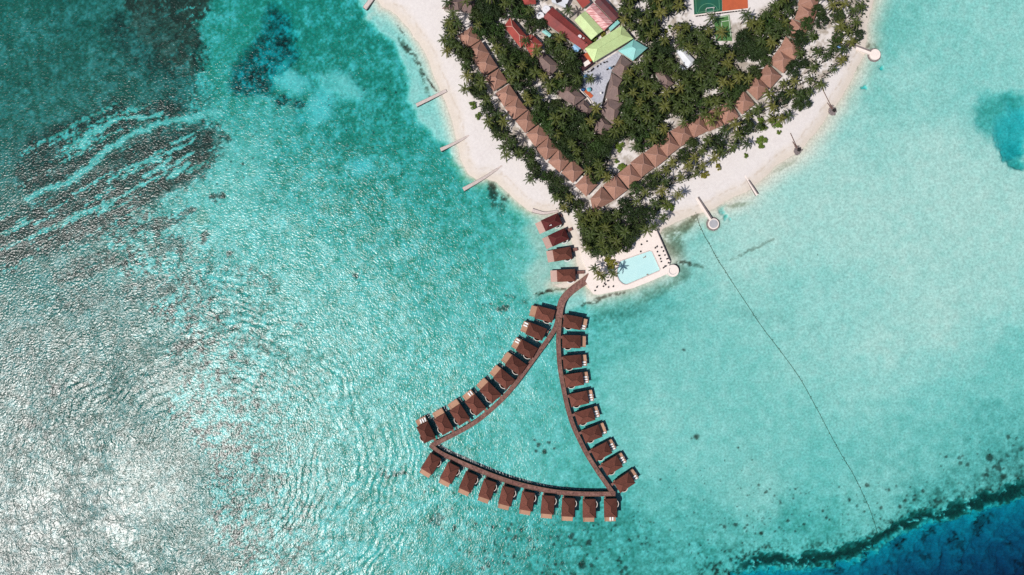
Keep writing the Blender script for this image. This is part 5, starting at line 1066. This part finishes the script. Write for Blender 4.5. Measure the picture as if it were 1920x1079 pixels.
def add_palm(px, py, sc=None, h=None):
    i = random.randrange(len(PC)); j = random.randrange(len(PT)); sc = sc or random.uniform(.78, 1.18); h = h or random.uniform(7.5, 11.5); rz = random.uniform(0, 6.28)
    kz = h / 9.0; ln = Matrix.Rotation(rz, 3, 'Z') @ Vector((PTL[j][0], PTL[j][1], 0)); top = W(px, py, h + 1.2); base = top - Vector((ln.x, ln.y, 0)); base.z = ground_z(base.x, base.y) if (ground_z(base.x, base.y) > .2) else .6
    kz = (h + 1.2 - base.z) / 9.0
    r = bpy.data.objects.new('coconut_palm', None); COL.objects.link(r); r.location = base; r.rotation_euler = (0, 0, rz)
    t = link('trunk', PT[j], r); t.scale = (1, 1, kz)
    c_ = link('crown', PC[i], r, (PTL[j][0], PTL[j][1], 9 * kz)); c_.scale = (sc, sc, sc); c_.rotation_euler = (random.uniform(-.15, .15), random.uniform(-.15, .15), random.uniform(0, 6.28))
    link('coconuts', CN, c_)
    plants['palm'].append((px, py, r)); return r
def add_tree(px, py, sc=None):
    i = random.randrange(len(TC)); sc = sc or random.uniform(.75, 1.3); top = W(px, py, 6.0); g_ = ground_z(top.x, top.y); top.z = g_ if g_ > .2 else .8
    r = bpy.data.objects.new('broadleaf_tree', None); COL.objects.link(r); r.location = top; r.rotation_euler = (0, 0, random.uniform(0, 6.28)); hs = random.uniform(.8, 1.2)
    t = link('trunk', TT[i % 3], r); t.scale = (sc, sc, hs); c_ = link('crown', TC[i], r, (0, 0, 3.3 * hs)); c_.scale = (sc, sc, sc * random.uniform(.8, 1.1))
    plants['tree'].append((px, py, r)); return r
def inpoly(p, poly):
    x, y = p; ins = False; n = len(poly)
    for i in range(n):
        ax, ay = poly[i]; bx, by = poly[(i + 1) % n]
        if (ay > y) != (by > y) and x < (bx - ax) * (y - ay) / (by - ay) + ax: ins = not ins
    return ins
def pdist(p, poly):
    best = 1e9; x, y = p
    for i in range(len(poly)):
        ax, ay = poly[i]; bx, by = poly[(i + 1) % len(poly)]; ex, ey = bx - ax, by - ay; t = max(0, min(1, ((x - ax) * ex + (y - ay) * ey) / max(ex * ex + ey * ey, 1e-6))); best = min(best, math.hypot(x - ax - ex * t, y - ay - ey * t))
    return best
CLEAR = [[(893, 62), (906, 66), (932, 104), (926, 116), (908, 92)], [(984, 143), (1010, 148), (1042, 186), (1030, 197), (1003, 176)], [(1138, 292), (1150, 262), (1188, 260), (1192, 300), (1166, 322), (1135, 320)], [(1250, 224), (1276, 218), (1294, 222), (1276, 246), (1256, 250)],
         [(1232, 45), (1258, 26), (1286, 24), (1284, -30), (1480, -30), (1440, 14), (1406, 36), (1392, 48), (1378, 84), (1336, 82), (1336, 44), (1300, 50), (1282, 44), (1262, 50), (1266, 80), (1278, 92), (1264, 98), (1252, 66)],
         [(1185, 24), (1195, 4), (1216, 4), (1210, 20)], [(1374, 116), (1410, 108), (1428, 120), (1400, 136), (1375, 130)], [(1440, 100), (1460, 84), (1470, 100), (1450, 116)], [(1318, 168), (1345, 166), (1345, 178), (1320, 182)], [(1090, 95), (1060, 80), (1040, 40), (1020, 10), (1005, 0), (1035, -20), (1165, -20), (1160, 45), (1195, 60), (1215, 90), (1188, 116), (1168, 104), (1130, 200), (1118, 204), (1090, 165), (1090, 138)],
         [(1000, 4), (998, 38), (1040, 42), (1040, 4)], [(934, 44), (952, 24), (985, 52), (1010, 62), (1026, 84), (1002, 114), (970, 98)], [(1262, 92), (1280, 86), (1310, 114), (1290, 136), (1276, 130)], [(1550, 50), (1570, 40), (1566, 70), (1548, 78)], [(1528, 62), (1546, 54), (1544, 84), (1528, 84)], [(1530, 130), (1544, 122), (1542, 142), (1530, 146)], [(1218, 428), (1240, 400), (1300, 390), (1240, 440)]]
F_LEFT = [(828, 42), (848, 26), (866, 42), (866, 62), (874, 90), (888, 124), (900, 148), (918, 186), (938, 216), (958, 248), (984, 276), (1002, 300), (1024, 326), (1052, 342), (1078, 362), (1092, 380), (1080, 398), (1056, 398), (1042, 372), (1024, 352), (1004, 332), (990, 312), (976, 296), (956, 282), (934, 264), (918, 238), (908, 206), (892, 176), (880, 152), (874, 136), (858, 106), (836, 92)]
F_MID = [(868, -18), (1290, -18), (1296, 56), (1330, 46), (1400, 34), (1478, -14), (1500, 50), (1482, 84), (1440, 132), (1400, 180), (1360, 204), (1320, 222), (1300, 226), (1250, 262), (1225, 285), (1200, 298), (1180, 322), (1120, 342), (1100, 336), (1066, 300), (1034, 262), (1000, 218), (968, 172), (938, 128), (908, 84), (888, 50), (874, 20)]
F_RIGHT = [(1528, -16), (1628, -16), (1622, 48), (1608, 86), (1592, 116), (1566, 128), (1544, 160), (1510, 188), (1480, 212), (1452, 232), (1420, 246), (1384, 276), (1362, 290), (1334, 292), (1304, 330), (1264, 348), (1252, 386), (1236, 398), (1212, 418), (1192, 446), (1178, 426), (1166, 398), (1150, 392), (1176, 364), (1208, 340), (1250, 306), (1286, 274), (1326, 256), (1372, 232), (1404, 216), (1436, 180), (1470, 142), (1498, 104), (1520, 70), (1528, 30)]
F_TIP = [(1080, 398), (1118, 396), (1160, 398), (1172, 424), (1184, 446), (1170, 462), (1146, 478), (1116, 480), (1094, 460), (1086, 430)]
def broad_share(x, y):
    if 985 < x < 1150 and 195 < y < 345: return .55
    if 890 < x < 1040 and 0 < y < 75: return .78
    if 1058 < x < 1092 and 115 < y < 180: return .9
    if 1370 < x < 1440 and 62 < y < 130: return .7
    if 1400 < x < 1480 and 60 < y < 130: return .5
    if 1240 < x < 1330 and 250 < y < 345: return .35
    if 1170 < x < 1260 and 320 < y < 420: return .45
    if 1080 < x < 1130 and 385 < y < 470: return .25
    if 880 < x < 960 and 110 < y < 260: return .4
    return .16
pts_all = []
def scatter(poly, rmin, n_try, seed, roofpad=2.0):
    rg_ = random.Random(seed); xs = [p[0] for p in poly]; ys = [p[1] for p in poly]
    for _ in range(n_try):
        p = (rg_.uniform(min(xs), max(xs)), rg_.uniform(max(min(ys), -14), max(ys)))
        if not inpoly(p, poly): continue
        if any((p[0] - a) ** 2 + (p[1] - b) ** 2 < rmin * rmin for a, b in pts_all): continue
        if any(inpoly(p, c_) or pdist(p, c_) < 4.5 for c_ in CLEAR): continue
        bad = False
        for rf in ROOFS:
            if abs(p[0] - rf[0][0]) > 70 or abs(p[1] - rf[0][1]) > 70: continue
            if inpoly(p, rf) or pdist(p, rf) < roofpad: bad = True; break
        if bad: continue
        pts_all.append(p)
        if rg_.random() < broad_share(*p) or len(plants['palm']) > 296: add_tree(*p)
        else: add_palm(*p)
# trees placed one by one
HAND_P = [(841, 43), (838, 4), (850, 26), (858, 44), (833, 75), (845, 80), (838, 96), (874, 2), (1107.5, 148), (985.5, 77), (1066, 19), (872, 166), (876, 142), (1118, 203), (1116, 504), (1123, 514.5), (1130.5, 519), (1149, 513), (995, 335), (950, 291), (945, 278), (1006, 96), (1500, 100), (1437, 26), (1399, 28), (1335, 34), (1352, 60), (1410, 44),
          (1273, 195), (1477, 218), (1466, 222), (1596, 78), (1582, 92), (1539, 160), (1600, 20), (1614, 12), (1605, 42), (1592, 58), (1478, 57), (1478, 20), (1500, 178), (1367, 196), (1346, 212), (1322, 214), (1334, 226), (1282, 230), (1272, 366), (1244, 408), (1226, 425), (1213, 432), (1340, 296), (1352, 285), (1400, 270), (1420, 205)]
HAND_T = [(878, 105), (866, 103), (998, 49), (1070, 140), (1077, 160), (890, 168), (897, 172), (1534, 22), (1541, 40), (1512, 46), (1498, 76), (1504, 72), (1507, 190), (1496, 197), (1186, 438), (1418, 92), (1430, 100), (1240, 262)]
for p in HAND_P: pts_all.append(p); add_palm(*p, sc=random.uniform(.9, 1.15))
for p in HAND_T: pts_all.append(p); add_tree(*p, sc=random.uniform(.9, 1.3))
scatter(F_LEFT, 15, 3000, 1, 3.0); scatter(F_TIP, 13.0, 1500, 2); scatter(F_RIGHT, 18.0, 6000, 3, 6.0); scatter(F_MID, 13.0, 16000, 4, 5.5)
# labels: how a tree stands to the nearest thing one can find
for kind, lst in plants.items():
    rows = {}
    for ln, lx, ly in LAND:
        for r_, (d, k) in enumerate(sorted((math.hypot(p[0] - lx, p[1] - ly), k) for k, p in enumerate(lst))):
            rows.setdefault(k, []).append((r_, d, ln))
    for k, (px, py, o) in enumerate(lst):
        r_, d, ln = min(rows[k])
        tag(o, '%s, %s to %s' % ('coconut palm' if kind == 'palm' else 'dark leafy broadleaf tree', ORD[r_ + 1], ln), 'palm' if kind == 'palm' else 'tree', 'coconut palms across the island' if kind == 'palm' else 'broadleaf trees across the island')
print('COUNT palms', len(plants['palm']), 'trees', len(plants['tree']))
# low round shrubs
def shrub(px, py, r_, label, yellow=False):
    q = W(px, py, .9); g_ = max(ground_z(q.x, q.y), .3); o = thing('beach_shrub', label, 'shrub', (q.x, q.y, g_), 'low green shrubs'); s = r_ * MPP * 1.05
    link('stem', BS, o).scale = (s * .6,) * 3; f_ = link('foliage', (random.choice(BY) if yellow else random.choice(BC)), o, (0, 0, .1)); f_.scale = (s, s, min(s, 1.6) * .9); f_.rotation_euler = (0, 0, random.uniform(0, 6))
for a in ((887, 198.6, 7.2, 'round green shrub on the western beach, upper of two'), (897, 218.6, 6.6, 'round green shrub on the western beach, lower of two'), (1427, 267, 11.2, 'largest round green shrub alone on the right beach'), (1450, 231, 9.5, 'bright green shrub above the largest round beach shrub'), (1460, 235, 6.5, 'bright green shrub joined to the right of the shrub above the large round one'),
          (1430.6, 242.3, 6.3, 'small round shrub directly above the largest beach shrub'), (1424, 229, 7.5, 'round green shrub touching the palm edge above the large beach shrub'), (1459, 249, 4.6, 'tiny leafy shrub right of the largest beach shrub'), (1397, 293, 4.6, 'tiny oval shrub alone on the sand left of the tapering jetty'), (1320, 327.5, 8.2, 'yellow green shrub between palms and the round grey pier, larger one'),
          (1347, 314, 6.3, 'yellow green shrub on the sand right of the larger one'), (1256, 390, 8, 'green shrub on the sand left of the round grey pier'), (1162, 277, 9.5, 'bright green shrub in the sandy clearing above the corner villas'), (1156, 303, 4.5, 'small shrub at the lower edge of the sandy clearing'), (1166, 316, 9, 'dark shrub beside the roof at the lower clearing edge'), (1187, 433, 8, 'round dark shrub beside the palm clump above the pool'),
          (1255, 52, 4, 'small dark shrub in the sandy plaza left of the courts'), (1528, 475 - 403, 5, 'leafy shrub in front of the fourth right row villa'), (1571, 76, 8, 'yellow green shrub near the upper right pier'), (1523, 72, 6, 'pale green shrub among palms by the fourth right row villa'), (1146, 495, 10, 'yellow green shrub at the pool end of the palm clump'), (1141, 488, 8, 'yellow green shrub behind the pool end shrub'), (1275, 88, 4.5, 'small shrub at the tip of the long white roofed building'), (1113, 74, 6, 'dark shrub at the lower corner of the smaller light green roof'), (1127, 66, 8, 'olive shrub squeezed between the two light green roofs')):
    shrub(*a, yellow='yellow' in a[3] or 'olive' in a[3])
shrub(1247, 60, 4.6, 'single yellow shrub in the sandy plaza', True); shrub(1030, 174, 5, 'yellow shrub beside the sandy lane left of the courtyard', True); shrub(1102, 452 - 18, 5, 'bright yellow green bush in the palm clump by the shore villas', True)
# ground cover under the trees: one mass
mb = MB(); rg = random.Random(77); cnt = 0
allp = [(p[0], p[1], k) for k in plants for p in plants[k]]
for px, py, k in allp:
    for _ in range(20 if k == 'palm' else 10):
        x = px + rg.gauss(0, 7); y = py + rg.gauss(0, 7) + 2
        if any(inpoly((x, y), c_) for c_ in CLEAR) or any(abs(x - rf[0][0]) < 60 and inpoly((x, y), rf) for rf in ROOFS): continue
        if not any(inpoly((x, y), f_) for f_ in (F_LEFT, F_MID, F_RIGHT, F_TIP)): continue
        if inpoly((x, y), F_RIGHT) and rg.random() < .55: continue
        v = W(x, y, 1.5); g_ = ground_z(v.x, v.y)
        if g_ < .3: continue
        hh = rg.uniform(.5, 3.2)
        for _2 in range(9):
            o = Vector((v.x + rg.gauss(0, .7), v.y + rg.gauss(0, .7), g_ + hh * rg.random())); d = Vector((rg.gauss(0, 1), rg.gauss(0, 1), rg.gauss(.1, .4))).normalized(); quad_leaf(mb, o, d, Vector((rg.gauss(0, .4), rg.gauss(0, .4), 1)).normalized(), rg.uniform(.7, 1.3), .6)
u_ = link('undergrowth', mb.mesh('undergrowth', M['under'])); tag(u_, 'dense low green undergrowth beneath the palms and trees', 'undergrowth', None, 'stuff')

# ------------------------------------------------------------------ light, sky, camera
AZ = Vector((-0.86, -0.51, 0)).normalized(); ELEV = math.radians(57)
w = bpy.data.worlds.new('World'); S.world = w; w.use_nodes = True
nt = w.node_tree; bg = nt.nodes['Background']
sky = nt.nodes.new('ShaderNodeTexSky'); sky.sky_type = 'NISHITA'; sky.sun_disc = False
sky.sun_elevation = ELEV; sky.sun_rotation = math.atan2(AZ.x, AZ.y)
nt.links.new(sky.outputs[0], bg.inputs['Color']); bg.inputs['Strength'].default_value = 0.07
sl = bpy.data.lights.new('sun', 'SUN'); sl.energy = 4.2; sl.angle = math.radians(0.5); sl.color = (1.0, 0.965, 0.92)
so = bpy.data.objects.new('sun', sl); COL.objects.link(so)
so.rotation_euler = (AZ * math.cos(ELEV) + Vector((0, 0, math.sin(ELEV)))).to_track_quat('Z', 'Y').to_euler(); so.location = (-200, -120, 250)
cam = bpy.data.cameras.new('camera'); cam.sensor_width = 36; cam.lens = 24.0; cam.clip_start = 1; cam.clip_end = 12000
co = bpy.data.objects.new('camera', cam); COL.objects.link(co); co.location = (0, 0, H); co.rotation_euler = (0, 0, 0)
S.camera = co
S.view_settings.view_transform = 'Standard'; S.view_settings.look = 'None'; S.view_settings.exposure = 0.0; S.view_settings.gamma = 1.0
try:
    S.cycles.max_bounces = 5; S.cycles.diffuse_bounces = 2; S.cycles.glossy_bounces = 2; S.cycles.transparent_max_bounces = 12
    S.cycles.volume_bounces = 0; S.cycles.caustics_reflective = False; S.cycles.caustics_refractive = False
    S.cycles.use_denoising = False
except Exception: pass
